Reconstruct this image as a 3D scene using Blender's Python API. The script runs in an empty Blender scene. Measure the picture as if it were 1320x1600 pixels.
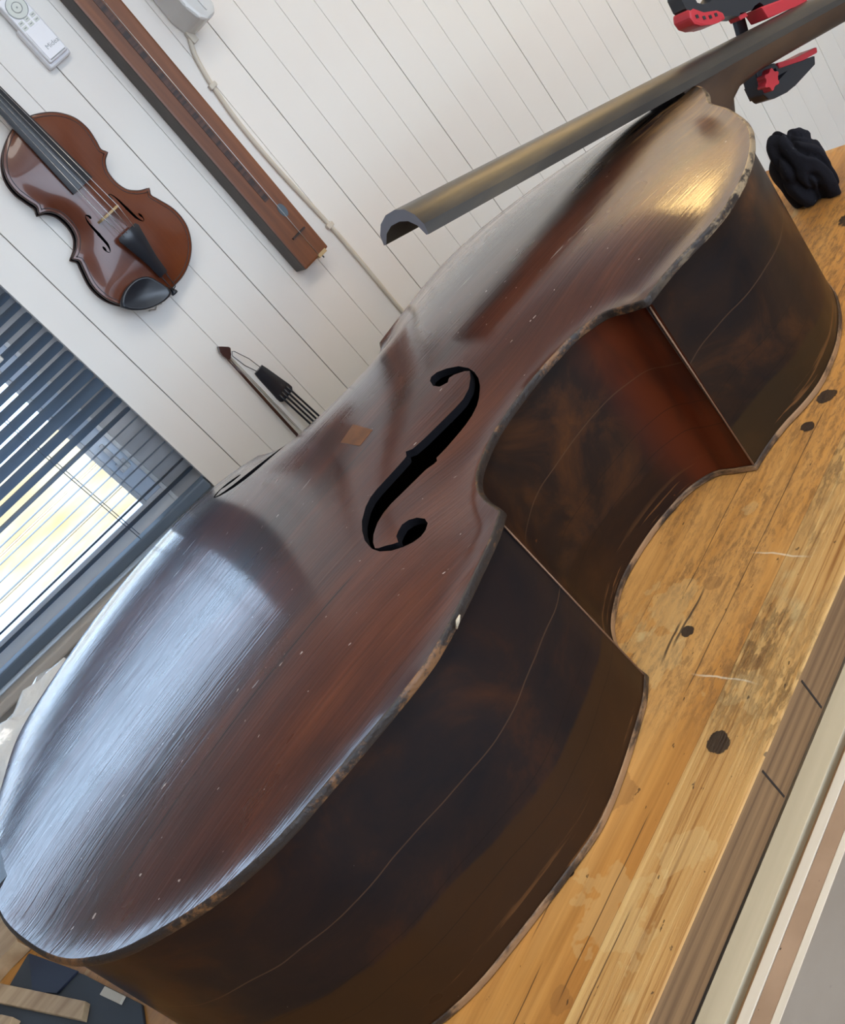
import bpy, bmesh, math, random
import numpy as np
from mathutils import Vector, Matrix
from mathutils.geometry import delaunay_2d_cdt

random.seed(7)
C = bpy.context.scene.collection
SC = bpy.context.scene

# ------------------------------------------------------------------ camera
F_PX, ZB = 1450.0, 0.9                     # focal length in pixels of the 1320 wide frame, bench height
CAM = Vector((0, 0, ZB + 0.56394))
R = np.array([[0.61564719, 0.60915181, -0.4999126],
              [-0.74629961, 0.65439212, -0.1216875],
              [0.2530127, 0.44800114, 0.85748443]])      # camera axes (right, down, forward) in x, down, into-wall
ax = [Vector((r[0], r[2], -r[1])) for r in R]
cam = bpy.data.cameras.new('camera')
cam.sensor_fit = 'HORIZONTAL'
cam.sensor_width = 36
cam.lens = 36 * F_PX / 1320
cam.clip_start = 0.01
camo = bpy.data.objects.new('camera', cam)
C.objects.link(camo)
rot = Matrix((ax[0], -ax[1], -ax[2])).transposed()
camo.matrix_world = Matrix.Translation(CAM) @ rot.to_4x4()
SC.camera = camo

# ------------------------------------------------------------------ world, sun, lamps, exposure
SC.view_settings.view_transform = 'Standard'
SC.view_settings.look = 'None'
SC.view_settings.exposure = 0.0
SC.view_settings.gamma = 1.0
SC.view_settings.use_curve_mapping = False
w = bpy.data.worlds.new('sky')
SC.world = w
w.use_nodes = True
w.node_tree.nodes['Background'].inputs['Color'].default_value = (0.62, 0.78, 1.0, 1)
w.node_tree.nodes['Background'].inputs['Strength'].default_value = 5.5


def lamp(name, kind, loc, to, energy, color, size=None, size_y=None):
    d = bpy.data.lights.new(name, kind)
    d.energy = energy
    d.color = color
    if kind == 'AREA':
        d.shape = 'RECTANGLE'
        d.size = size
        d.size_y = size_y or size
    if kind == 'SUN':
        d.angle = math.radians(1.0)
    o = bpy.data.objects.new(name, d)
    C.objects.link(o)
    o.location = loc
    o.rotation_euler = (Vector(to) - Vector(loc)).to_track_quat('-Z', 'Y').to_euler()
    return o


lamp('sun', 'SUN', (0.6, -0.4, 8.4), (0.2, 3.0, 0.5), 6.5, (1.0, 0.92, 0.78))
# unseen fill lamp added behind the photographer to brighten the wall
lamp('rear_fill', 'AREA', (0.5, -2.35, 1.6), (0.5, 1.6, 1.2), 13, (0.97, 0.98, 1.0), 2.6, 1.5)

D = 1.66                                   # distance of the boarded wall
UB = Vector((0.98539, 0.17032, 0)); VB = Vector((-0.17032, 0.98539, 0))     # bench axes
AL = math.radians(13)
WO = Vector((0.232, D, 0)); WT = Vector((-math.cos(AL), math.sin(AL), 0)); WN = Vector((math.sin(AL), math.cos(AL), 0))
OB = Vector((0.01287, 0.84846, ZB)); EB = Vector((0.999885, -0.01516, 0)); NB = Vector((0.01516, 0.999885, 0))


def ray(p):
    a = np.array([(p[0] - 660) / F_PX, (p[1] - 800) / F_PX, 1.0]) @ R
    return Vector((a[0], a[2], -a[1]))


def wall(p, off=0.0):                      # point on the boarded wall (or off metres in front of it) seen at p
    d = ray(p)
    return CAM + d * ((D - off) / d.y)


# ------------------------------------------------------------------ mesh helpers
def mesh(name, v, f, m=None, parent=None, smooth=False, mats=None, fm=None):
    me = bpy.data.meshes.new(name)
    me.from_pydata([tuple(p) for p in v], [], f)
    for mm in (mats or ([m] if m else [])):
        me.materials.append(mm)
    if fm:
        me.polygons.foreach_set('material_index', fm)
    if smooth:
        me.polygons.foreach_set('use_smooth', [True] * len(f))
    me.update()
    o = bpy.data.objects.new(name, me)
    C.objects.link(o)
    if parent:
        o.parent = parent
    return o


def empty(name, label, cat, loc=(0, 0, 0), rz=0.0, group=None):
    o = bpy.data.objects.new(name, None)
    o.empty_display_size = 0.05
    C.objects.link(o)
    o.location = loc
    o.rotation_euler = (0, 0, rz)
    tag(o, label, cat, group)
    return o


def tag(o, label=None, cat=None, group=None, kind=None):
    if label: o['label'] = label
    if cat: o['category'] = cat
    if group: o['group'] = group
    if kind: o['kind'] = kind
    return o


def frame(o, org, x, y, z):
    m = Matrix((x, y, z)).transposed().to_4x4()
    m.translation = org
    o.matrix_world = m
    return o


def bm_obj(name, bm, m, parent=None, smooth=False, bevel=0.0, seg=2):
    if bevel:
        bmesh.ops.bevel(bm, geom=list(bm.edges), offset=bevel, segments=seg, affect='EDGES', profile=0.6, clamp_overlap=True)
    bmesh.ops.recalc_face_normals(bm, faces=bm.faces)
    me = bpy.data.meshes.new(name)
    bm.to_mesh(me)
    bm.free()
    if m: me.materials.append(m)
    if smooth: me.polygons.foreach_set('use_smooth', [True] * len(me.polygons))
    o = bpy.data.objects.new(name, me)
    C.objects.link(o)
    if parent: o.parent = parent
    return o


def bbox(bm, lo, hi):
    vs = [bm.verts.new((x, y, z)) for x in (lo[0], hi[0]) for y in (lo[1], hi[1]) for z in (lo[2], hi[2])]
    for q in ((0, 1, 3, 2), (4, 6, 7, 5), (0, 4, 5, 1), (2, 3, 7, 6), (0, 2, 6, 4), (1, 5, 7, 3)):
        bm.faces.new([vs[i] for i in q])


def box(name, lo, hi, m, parent=None, bevel=0.0, seg=2):
    bm = bmesh.new()
    bbox(bm, lo, hi)
    return bm_obj(name, bm, m, parent, bevel=bevel, seg=seg)


def prism(name, poly, mapf, d0, d1, m, parent=None, bevel=0.0, holes=(), seg=2, smooth=False):
    """polygon (2-D) extruded between depths d0 and d1, mapf(a, b, d) -> point"""
    if holes:
        v2 = [Vector(p) for p in poly]
        ed = [(i, (i + 1) % len(poly)) for i in range(len(poly))]
        for h in holes:
            k = len(v2)
            v2 += [Vector(p) for p in h]
            ed += [(k + i, k + (i + 1) % len(h)) for i in range(len(h))]
        vv, ee, ff, *_ = delaunay_2d_cdt(v2, ed, [], 0, 1e-7)
        ff = [t for t in ff if inside(poly, sum((vv[i] for i in t), Vector((0, 0))) / 3) and
              not any(inside(h, sum((vv[i] for i in t), Vector((0, 0))) / 3) for h in holes)]
        n = len(vv)
        V = [mapf(p.x, p.y, d0) for p in vv] + [mapf(p.x, p.y, d1) for p in vv]
        Fs = [list(t)[::-1] for t in ff] + [[i + n for i in t] for t in ff]
        cnt = {}
        for t in ff:
            for a, b in zip(t, list(t[1:]) + [t[0]]):
                cnt[(a, b)] = 1
        for (a, b) in cnt:
            if (b, a) not in cnt:
                Fs.append([a, b, b + n, a + n])
        return mesh(name, V, Fs, m, parent)
    bm = bmesh.new()
    n = len(poly)
    a = [bm.verts.new(mapf(x, y, d0)) for x, y in poly]
    b = [bm.verts.new(mapf(x, y, d1)) for x, y in poly]
    bm.faces.new(a[::-1])
    bm.faces.new(b)
    for i in range(n):
        bm.faces.new((a[i], a[(i + 1) % n], b[(i + 1) % n], b[i]))
    return bm_obj(name, bm, m, parent, bevel=bevel, seg=seg, smooth=smooth)


def inside(poly, p):
    r = False
    x, y = p[0], p[1]
    n = len(poly)
    for i in range(n):
        x1, y1 = poly[i]; x2, y2 = poly[i - 1]
        if (y1 > y) != (y2 > y) and x < (x2 - x1) * (y - y1) / (y2 - y1) + x1:
            r = not r
    return r


def tube(name, pts, rad, m, parent=None, n=8, cap=True):
    pts = [Vector(p) for p in pts]
    rads = rad if isinstance(rad, (list, tuple)) else [rad] * len(pts)
    V, Fs = [], []
    up = None
    for i, p in enumerate(pts):
        t = (pts[min(i + 1, len(pts) - 1)] - pts[max(i - 1, 0)]).normalized()
        if up is None:
            up = Vector((0, 0, 1)) if abs(t.z) < 0.9 else Vector((1, 0, 0))
        a = t.cross(up).normalized()
        b = a.cross(t).normalized()
        up = b
        for k in range(n):
            an = 2 * math.pi * k / n
            V.append(p + (a * math.cos(an) + b * math.sin(an)) * rads[i])
    for i in range(len(pts) - 1):
        for k in range(n):
            k2 = (k + 1) % n
            Fs.append([i * n + k, i * n + k2, (i + 1) * n + k2, (i + 1) * n + k])
    if cap:
        Fs += [list(range(n))[::-1], [(len(pts) - 1) * n + k for k in range(n)]]
    return mesh(name, V, Fs, m, parent, smooth=True)


def loft(name, secs, m, parent=None, cap=True, smooth=True):
    n = len(secs[0])
    V = [p for s in secs for p in s]
    Fs = []
    for i in range(len(secs) - 1):
        for k in range(n):
            k2 = (k + 1) % n
            Fs.append([i * n + k, i * n + k2, (i + 1) * n + k2, (i + 1) * n + k])
    if cap:
        Fs += [list(range(n))[::-1], [(len(secs) - 1) * n + k for k in range(n)]]
    o = mesh(name, V, Fs, m, parent, smooth=smooth)
    if smooth:
        sharp(o)
    return o


def sharp(o, deg=38):
    bm = bmesh.new()
    bm.from_mesh(o.data)
    for e in bm.edges:
        if len(e.link_faces) == 2 and e.calc_face_angle(0) > math.radians(deg):
            e.smooth = False
    bm.to_mesh(o.data)
    bm.free()


def spline(pts, step, closed=False):
    """Catmull-Rom through pts, resampled"""
    P = [np.array(p, float) for p in pts]
    n = len(P)
    out = []
    for i in range(n if closed else n - 1):
        p1, p2 = P[i], P[(i + 1) % n]
        p0 = P[i - 1] if (closed or i > 0) else 2 * p1 - p2
        p3 = P[(i + 2) % n] if (closed or i + 2 < n) else 2 * p2 - p1
        k = max(1, int(round(np.linalg.norm(p2 - p1) / step)))
        for j in range(k):
            t = j / k
            out.append(0.5 * (2 * p1 + (p2 - p0) * t + (2 * p0 - 5 * p1 + 4 * p2 - p3) * t * t + (3 * p1 - p0 - 3 * p2 + p3) * t ** 3))
    if not closed:
        out.append(P[-1])
    return out


# ------------------------------------------------------------------ materials
class NT:
    def __init__(s, name, base=(0.5, 0.5, 0.5), rough=0.5, spec=0.5, coat=0.0, coat_rough=0.1, metal=0.0, alpha=1.0, trans=0.0):
        s.m = bpy.data.materials.new(name)
        s.m.use_nodes = True
        s.t = s.m.node_tree
        s.b = s.t.nodes['Principled BSDF']
        i = s.b.inputs
        i['Base Color'].default_value = (*base, 1)
        i['Roughness'].default_value = rough
        i['Specular IOR Level'].default_value = spec
        i['Coat Weight'].default_value = coat
        i['Coat Roughness'].default_value = coat_rough
        i['Metallic'].default_value = metal
        i['Alpha'].default_value = alpha
        i['Transmission Weight'].default_value = trans
        s.co = s.t.nodes.new('ShaderNodeTexCoord').outputs['Object']

    def n(s, k, **kw):
        o = s.t.nodes.new('ShaderNode' + k)
        for a, v in kw.items(): setattr(o, a, v)
        return o

    def l(s, a, b): s.t.links.new(a, b)

    def noise(s, scale=(1, 1, 1), sc=1.0, detail=4, rough=0.55, dist=0.0, off=(0, 0, 0)):
        mp = s.n('Mapping')
        mp.inputs['Scale'].default_value = scale
        mp.inputs['Location'].default_value = off
        s.l(s.co, mp.inputs[0])
        t = s.n('TexNoise')
        t.inputs['Scale'].default_value = sc
        t.inputs['Detail'].default_value = detail
        t.inputs['Roughness'].default_value = rough
        t.inputs['Distortion'].default_value = dist
        s.l(mp.outputs[0], t.inputs[0])
        return t.outputs['Fac']

    def ramp(s, fac, stops):
        r = s.n('ValToRGB')
        e = r.color_ramp.elements
        while len(e) < len(stops): e.new(0.5)
        for k, (p, c) in enumerate(stops):
            e[k].position = p
            e[k].color = (*c, 1) if len(c) == 3 else c
        s.l(fac, r.inputs[0])
        return r.outputs[0]

    def gray(s, fac, a, b, lo=0.0, hi=1.0):
        m = s.n('MapRange')
        m.interpolation_type = 'SMOOTHSTEP'
        for k, v in (('From Min', a), ('From Max', b), ('To Min', lo), ('To Max', hi)):
            m.inputs[k].default_value = v
        s.l(fac, m.inputs[0])
        return m.outputs[0]

    def mix(s, fac, a, b, mode='MIX'):
        x = s.n('Mix', data_type='RGBA', blend_type=mode)
        for inp, v in ((0, fac), (6, a), (7, b)):
            if isinstance(v, (int, float)): x.inputs[inp].default_value = v
            elif isinstance(v, tuple): x.inputs[inp].default_value = (*v, 1)
            else: s.l(v, x.inputs[inp])
        return x.outputs[2]

    def math(s, op, a, b=0.0, c=0.0):
        x = s.n('Math', operation=op)
        for k, v in enumerate((a, b, c)):
            if isinstance(v, (int, float)): x.inputs[k].default_value = v
            else: s.l(v, x.inputs[k])
        return x.outputs[0]

    def xyz(s):
        x = s.n('SeparateXYZ')
        s.l(s.co, x.inputs[0])
        return x.outputs

    def spot(s, c, r, wob=0.5, sc=120, squash=(1, 1, 0)):
        """soft-edged blotch at c (stain with a fixed place on the object)"""
        mp = s.n('Mapping')
        mp.inputs['Location'].default_value = tuple(-a * q for a, q in zip(c, squash))
        mp.inputs['Scale'].default_value = squash
        s.l(s.co, mp.inputs[0])
        ln = s.n('VectorMath', operation='LENGTH')
        s.l(mp.outputs[0], ln.inputs[0])
        d = s.math('ADD', ln.outputs['Value'], s.math('MULTIPLY', s.math('SUBTRACT', s.noise(sc=sc, detail=3), 0.5), r * wob * 2))
        return s.gray(d, r * 1.06, r * 0.94)

    def line(s, axis, y0, w, x0, x1, along=0, wob=0.004, sc=5):
        """hairline crack running along one axis"""
        q = s.xyz()
        d = s.math('SUBTRACT', q[axis], y0)
        d = s.math('ADD', d, s.math('MULTIPLY', s.math('SUBTRACT', s.noise(sc=sc, detail=3), 0.5), wob))
        k = s.gray(s.math('ABSOLUTE', d), w, w * 0.5)
        a = s.gray(q[along], x0 - 0.01, x0 + 0.01)
        b = s.gray(q[along], x1 + 0.01, x1 - 0.01)
        return s.math('MULTIPLY', k, s.math('MULTIPLY', a, b))

    def color(s, c): s.l(c, s.b.inputs['Base Color']); return s
    def rough(s, c): s.l(c, s.b.inputs['Roughness']); return s

    def bump(s, h, strength=0.3, dist=0.001, coat=True):
        b = s.n('Bump')
        b.inputs['Strength'].default_value = strength
        b.inputs['Distance'].default_value = dist
        s.l(h, b.inputs['Height'])
        s.l(b.outputs[0], s.b.inputs['Normal'])
        if coat: s.l(b.outputs[0], s.b.inputs['Coat Normal'])
        return s


def plain(name, c, rough=0.5, var=0.12, sc=8.0, **kw):
    t = NT(name, c, rough, **kw)
    nz = t.noise(sc=sc)
    d = tuple(x * (1 - var) for x in c)
    t.color(t.ramp(nz, [(0.3, d), (0.7, c)]))
    return t.m


M = {}
# painted boards
t = NT('painted board', rough=0.45)
t.color(t.mix(t.gray(t.noise(sc=2.2, detail=2), 0.42, 0.62), (0.77, 0.755, 0.715), (0.75, 0.715, 0.67)))
t.bump(t.noise((60, 60, 4), 1, 3), 0.12, 0.0006)
M['wall'] = t.m
M['gap'] = plain('board gap', (0.30, 0.29, 0.27), 0.9)
M['plaster'] = plain('painted plaster', (0.62, 0.58, 0.53), 0.8, sc=3)
M['ceil'] = plain('ceiling paint', (0.8, 0.79, 0.77), 0.8, sc=2)
M['concrete'] = plain('concrete floor', (0.32, 0.30, 0.28), 0.7, 0.35, 3)
M['white'] = plain('white gloss paint', (0.78, 0.79, 0.80), 0.35)
M['frame_blue'] = plain('window frame plastic', (0.74, 0.82, 0.92), 0.4)
t = NT('jamb', rough=0.5)
t.color(t.ramp(t.noise((8, 8, 16), 1, 3), [(0.3, (0.42, 0.42, 0.43)), (0.7, (0.62, 0.62, 0.63))]))
M['jamb'] = t.m
t = NT('glass', (1, 1, 1), 0.0, trans=1.0)
t.b.inputs['IOR'].default_value = 1.45
# clear pane: mostly straight through, a little mirror
mix = t.n('MixShader'); tr = t.n('BsdfTransparent'); gl = t.n('BsdfGlossy'); fr = t.n('Fresnel')
tr.inputs[0].default_value = (0.93, 0.97, 1.0, 1)
gl.inputs['Roughness'].default_value = 0.02
bf = t.n('NewGeometry').outputs['Backfacing']
t.l(t.math('MULTIPLY', fr.outputs[0], t.math('SUBTRACT', 1.0, bf)), mix.inputs[0]); t.l(tr.outputs[0], mix.inputs[1]); t.l(gl.outputs[0], mix.inputs[2])
t.l(mix.outputs[0], t.t.nodes['Material Output'].inputs[0])
M['glass'] = t.m
M['slat'] = plain('slate blue slat', (0.135, 0.18, 0.24), 0.38, 0.1)
M['cord'] = plain('white cord', (0.7, 0.7, 0.68), 0.8)
t = NT('fence board', rough=0.8)
t.color(t.mix(t.gray(t.noise((3, 1, 9), 1, 4), 0.35, 0.7), (0.86, 0.76, 0.56), (0.72, 0.52, 0.27)))
M['fence'] = t.m
M['ground'] = plain('gravel', (0.35, 0.32, 0.28), 0.9)

# bass belly
t = NT('bass belly varnish', rough=0.3, spec=0.2, coat=1.0, coat_rough=0.06)
big = t.noise((3.0, 13, 3), 1, 5, 0.6, 0.4)
col = t.ramp(big, [(0.25, (0.016, 0.0075, 0.0068)), (0.48, (0.046, 0.0135, 0.0092)), (0.66, (0.082, 0.024, 0.012)), (0.85, (0.13, 0.04, 0.016))])
grain = t.noise((5, 420, 5), 1, 3, 0.6)
col = t.mix(0.45, col, t.ramp(grain, [(0.3, (0.5, 0.5, 0.5)), (0.7, (1.2, 1.17, 1.13))]), 'MULTIPLY')
q = t.xyz()
dark = t.math('MULTIPLY', t.gray(t.noise((5, 9, 5), 1, 4, off=(3, 1, 0)), 0.5, 0.72), 0.75)
col = t.mix(dark, col, (0.014, 0.008, 0.008))
strip = t.math('MULTIPLY', t.gray(t.math('ABSOLUTE', t.math('SUBTRACT', q[1], 0.015)), 0.085, 0.035), t.gray(q[0], 0.40, 0.58))  # dark reflection of the fingerboard, painted into the varnish colour
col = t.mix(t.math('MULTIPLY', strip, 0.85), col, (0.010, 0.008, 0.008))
for a in ((1, -0.200, 0.0009, -0.29, 0.10), (1, -0.148, 0.0010, -0.285, -0.02), (1, -0.070, 0.0010, 0.02, 0.23), (1, -0.115, 0.0007, -0.2, 0.1),
          (1, 0.02, 0.0008, -0.28, 0.1), (1, -0.168, 0.0009, -0.28, -0.12)):
    col = t.mix(t.line(*a), col, (0.010, 0.006, 0.006))
worn = t.math('MULTIPLY', t.gray(q[1], -0.285, -0.325), t.gray(t.noise((14, 40, 9), 1, 4), 0.42, 0.62))
worn_glint = t.math('MULTIPLY', t.gray(q[0], 0.62, 0.74), t.gray(t.noise((10, 120, 9), 1, 5, 0.7), 0.45, 0.66))  # worn grain of the upper bout, with its golden reflection painted in
col = t.mix(t.math('MULTIPLY', worn_glint, 0.6), col, (0.24, 0.13, 0.045))
speck = t.gray(t.noise((110, 240, 200), 1, 2, 0.5), 0.745, 0.775)
speck2 = t.gray(t.noise((16, 120, 60), 1, 3, 0.6, off=(9, 3, 1)), 0.715, 0.745)
col = t.mix(t.math('MULTIPLY', speck, 0.8), col, (0.42, 0.36, 0.33))
col = t.mix(t.math('MULTIPLY', speck2, 0.5), col, (0.33, 0.27, 0.24))
t.color(col)
t.rough(t.math('ADD', t.gray(t.noise((4, 10, 4), 1, 4), 0.3, 0.7, 0.24, 0.36), t.math('MULTIPLY', t.gray(q[0], 0.62, 0.75), 0.1)))
h = t.math('ADD', t.math('MULTIPLY', grain, 0.7), t.math('MULTIPLY', t.noise((10, 70, 30), 1, 4), 0.5))
h = t.math('ADD', h, t.math('MULTIPLY', t.noise((160, 420, 300), 1, 2), 0.14))
h = t.math('ADD', h, t.math('MULTIPLY', speck2, -0.4))
t.bump(h, 0.26, 0.0011)
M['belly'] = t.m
# worn edge
t = NT('bass worn edge', rough=0.5)
ec = t.mix(t.gray(t.math('ADD', t.math('MULTIPLY', t.noise((9, 9, 9), 1, 2), 0.75), t.math('MULTIPLY', t.noise((120, 120, 160), 1, 4, 0.7), 0.4)), 0.58, 0.68), (0.020, 0.013, 0.010), (0.17, 0.078, 0.028))
up = t.math('MULTIPLY', t.gray(t.xyz()[0], 0.42, 0.60), t.gray(t.noise((40, 40, 90), 1, 4, 0.7), 0.44, 0.58))
t.color(t.mix(t.math('MULTIPLY', up, 0.75), ec, (0.40, 0.29, 0.17)))
t.bump(t.noise(sc=170, detail=4), 0.7, 0.0015)
M['edge'] = t.m
# worn pale edge of the back
t = NT('bass back edge', rough=0.55)
t.color(t.mix(t.gray(t.noise((16, 16, 40), 1, 5, 0.7), 0.40, 0.56), (0.030, 0.018, 0.011), (0.27, 0.15, 0.07)))
t.bump(t.noise(sc=150, detail=4), 0.6, 0.0012)
M['edge_back'] = t.m
# ribs


def ribmat(name, stops, seed, low, extra=None):
    t = NT(name, rough=0.34, spec=0.14, coat=0.0)
    col = t.ramp(t.noise((9, 9, 11), 1, 6, 0.66, 0.7, (seed, seed * 2, 0)), stops)
    q = t.xyz()
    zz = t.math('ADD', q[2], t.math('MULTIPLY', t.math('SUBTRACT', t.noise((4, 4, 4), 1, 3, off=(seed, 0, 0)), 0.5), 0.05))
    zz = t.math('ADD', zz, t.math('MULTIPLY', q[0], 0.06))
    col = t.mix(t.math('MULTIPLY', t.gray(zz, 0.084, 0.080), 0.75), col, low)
    if extra: col = extra(t, col, q)
    for z0 in (0.083, 0.13, 0.052):
        col = t.mix(t.math('MULTIPLY', t.line(2, z0 + seed * 0.002, 0.0007, -0.3, 0.75, 0, 0.03, 4), 0.45), col, (0.10, 0.055, 0.03) if z0 > 0.1 else (0.008, 0.005, 0.004))
    sp = t.gray(t.noise((150, 150, 150), 1, 2), 0.80, 0.825)
    col = t.mix(t.math('MULTIPLY', sp, 0.7), col, (0.5, 0.45, 0.4))
    chip = t.gray(t.noise((9, 9, 28), 1, 5, 0.6, off=(seed, 5, 2)), 0.695, 0.71)
    col = t.mix(t.math('MULTIPLY', chip, 0.8), col, (0.15, 0.05, 0.018))
    scr = t.math('MULTIPLY', t.gray(q[2], 0.034, 0.012), t.gray(t.noise((8, 8, 170), 1, 4, 0.6, 0.0, (seed, 1, 1)), 0.58, 0.64))
    col = t.mix(t.math('MULTIPLY', scr, 0.7), col, (0.17, 0.075, 0.026))
    t.color(col)
    t.rough(t.gray(t.noise((5, 5, 9), 1, 3), 0.3, 0.7, 0.27, 0.42))
    t.bump(t.noise((30, 30, 60), 1, 4), 0.15, 0.001)
    return t.m


st = [(0.3, (0.007, 0.006, 0.007)), (0.5, (0.019, 0.010, 0.007)), (0.66, (0.055, 0.021, 0.008)), (0.8, (0.12, 0.045, 0.013))]
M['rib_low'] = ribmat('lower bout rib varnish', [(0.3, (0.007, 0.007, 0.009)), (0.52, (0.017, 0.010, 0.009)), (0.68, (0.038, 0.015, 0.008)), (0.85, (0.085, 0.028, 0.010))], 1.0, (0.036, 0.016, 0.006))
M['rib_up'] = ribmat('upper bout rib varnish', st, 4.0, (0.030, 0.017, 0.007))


def red_end(t, col, q):
    return t.mix(t.math('MULTIPLY', t.gray(q[0], 0.375, 0.43), t.gray(t.noise((18, 18, 5), 1, 3), 0.3, 0.55)), col, (0.085, 0.017, 0.006))


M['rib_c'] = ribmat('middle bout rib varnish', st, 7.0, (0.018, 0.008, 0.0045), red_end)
M['corner'] = plain('worn corner edge', (0.20, 0.105, 0.06), 0.5)
M['inside'] = plain('raw dark interior', (0.005, 0.005, 0.007), 0.9, spec=0.1)
t = NT('neck wood', rough=0.4)
t.color(t.ramp(t.noise((6, 20, 20), 1, 4), [(0.3, (0.022, 0.012, 0.008)), (0.7, (0.075, 0.04, 0.02))]))
M['neck'] = t.m
t = NT('worn ebony', rough=0.34, spec=0.5)
g = t.noise((5, 90, 60), 1, 4, 0.6)
c0 = t.ramp(t.noise((3, 26, 20), 1, 4), [(0.3, (0.022, 0.020, 0.019)), (0.55, (0.045, 0.038, 0.030)), (0.8, (0.10, 0.078, 0.048))])
t.color(c0)
t.bump(g, 0.35, 0.0008)
t.rough(t.gray(t.noise((3, 30, 20), 1, 4), 0.3, 0.7, 0.28, 0.45))
M['ebony'] = t.m
M['ebony_end'] = plain('sawn ebony end grain', (0.16, 0.15, 0.17), 0.6)
M['ebony_dk'] = plain('ebony', (0.014, 0.017, 0.024), 0.3)
M['patch'] = plain('pale wood patch', (0.17, 0.065, 0.02), 0.4, 0.5, 40)
M['splinter'] = plain('pale splinter', (0.55, 0.48, 0.36), 0.6)

# violin
t = NT('violin varnish', rough=0.25, spec=0.3, coat=0.45, coat_rough=0.04)
c0 = t.ramp(t.noise((4, 7, 4), 1, 3), [(0.3, (0.085, 0.020, 0.009)), (0.7, (0.15, 0.042, 0.016))])
t.color(t.mix(0.25, c0, t.ramp(t.noise((8, 700, 5), 1, 2), [(0.3, (0.6, 0.6, 0.6)), (0.7, (1.15, 1.15, 1.15))]), 'MULTIPLY'))
M['violin'] = t.m
M['violin_dk'] = plain('violin dark edge', (0.045, 0.014, 0.009), 0.3, coat=0.4)
M['string'] = plain('steel string', (0.55, 0.55, 0.55), 0.3, metal=0.8)
M['bridge'] = plain('bridge maple', (0.50, 0.36, 0.18), 0.5)
# monochord
t = NT('brown monochord wood', rough=0.42)
g = t.noise((40, 6, 2.2), 1, 5, 0.6, 0.5)
t.color(t.ramp(g, [(0.25, (0.085, 0.028, 0.010)), (0.55, (0.17, 0.058, 0.020)), (0.8, (0.26, 0.095, 0.032))]))
M['mono'] = t.m
M['mono_side'] = plain('shaded monochord side', (0.085, 0.070, 0.062), 0.6, 0.3, 20)  # shade of the left side put into a darker grey brown
t = NT('fret strip', rough=0.5)
t.color(t.ramp(t.noise((3, 3, 120), 1, 3), [(0.42, (0.022, 0.013, 0.012)), (0.58, (0.075, 0.032, 0.022))]))
M['strip'] = t.m
M['hole'] = plain('sound hole', (0.10, 0.135, 0.17), 0.8)
M['plastic'] = plain('white plastic', (0.80, 0.80, 0.83), 0.35, 0.04)
M['grey_btn'] = plain('grey print', (0.32, 0.34, 0.34), 0.5)
M['pad'] = plain('pale green grey button', (0.66, 0.69, 0.64), 0.4)
M['orange'] = plain('orange button', (0.75, 0.30, 0.16), 0.4)
M['ivory'] = plain('ivory cable', (0.62, 0.57, 0.48), 0.5)
t = NT('frosted plastic', (0.70, 0.71, 0.70), 0.25, trans=0.35)
t.color(t.ramp(t.noise(sc=9), [(0.3, (0.80, 0.81, 0.80)), (0.7, (0.88, 0.89, 0.88))]))
M['frost'] = t.m
# clamp
M['black_pl'] = plain('black clamp plastic', (0.022, 0.023, 0.027), 0.42)
M['red_pl'] = plain('red clamp plastic', (0.50, 0.030, 0.040), 0.42)
M['steel'] = plain('blackened steel bar', (0.05, 0.05, 0.055), 0.35, metal=0.6)
# cloth
t = NT('black cloth', rough=0.95, spec=0.2)
t.color(t.mix(t.gray(t.noise(sc=180, detail=2), 0.72, 0.76), (0.010, 0.010, 0.014), (0.10, 0.10, 0.10)))
t.bump(t.noise(sc=600, detail=2), 0.5, 0.001)
M['cloth'] = t.m
# bench
STAINS_D = [((0.262, 0.430, 0), 0.0095), ((0.640, 0.483, 0), 0.010), ((0.600, 0.487, 0), 0.007), ((0.357, 0.505, 0), 0.006),
            ((0.95, 0.56, 0), 0.02), ((0.99, 0.50, 0), 0.012), ((0.13, 0.50, 0), 0.003), ((0.07, 0.53, 0), 0.003)]
STAINS_B = [((0.048, 0.457, 0), 0.009), ((0.335, 0.433, 0), 0.008), ((0.410, 0.505, 0), 0.008), ((0.20, 0.50, 0), 0.02), ((0.37, 0.447, 0), 0.004)]
STAINS_L = [((0.499, 0.503, 0), 0.010), ((0.309, 0.425, 0), 0.020), ((0.110, 0.450, 0), 0.030), ((0.18, 0.415, 0), 0.016), ((0.385, 0.535, 0), 0.03), ((0.33, 0.53, 0), 0.025)]


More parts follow.
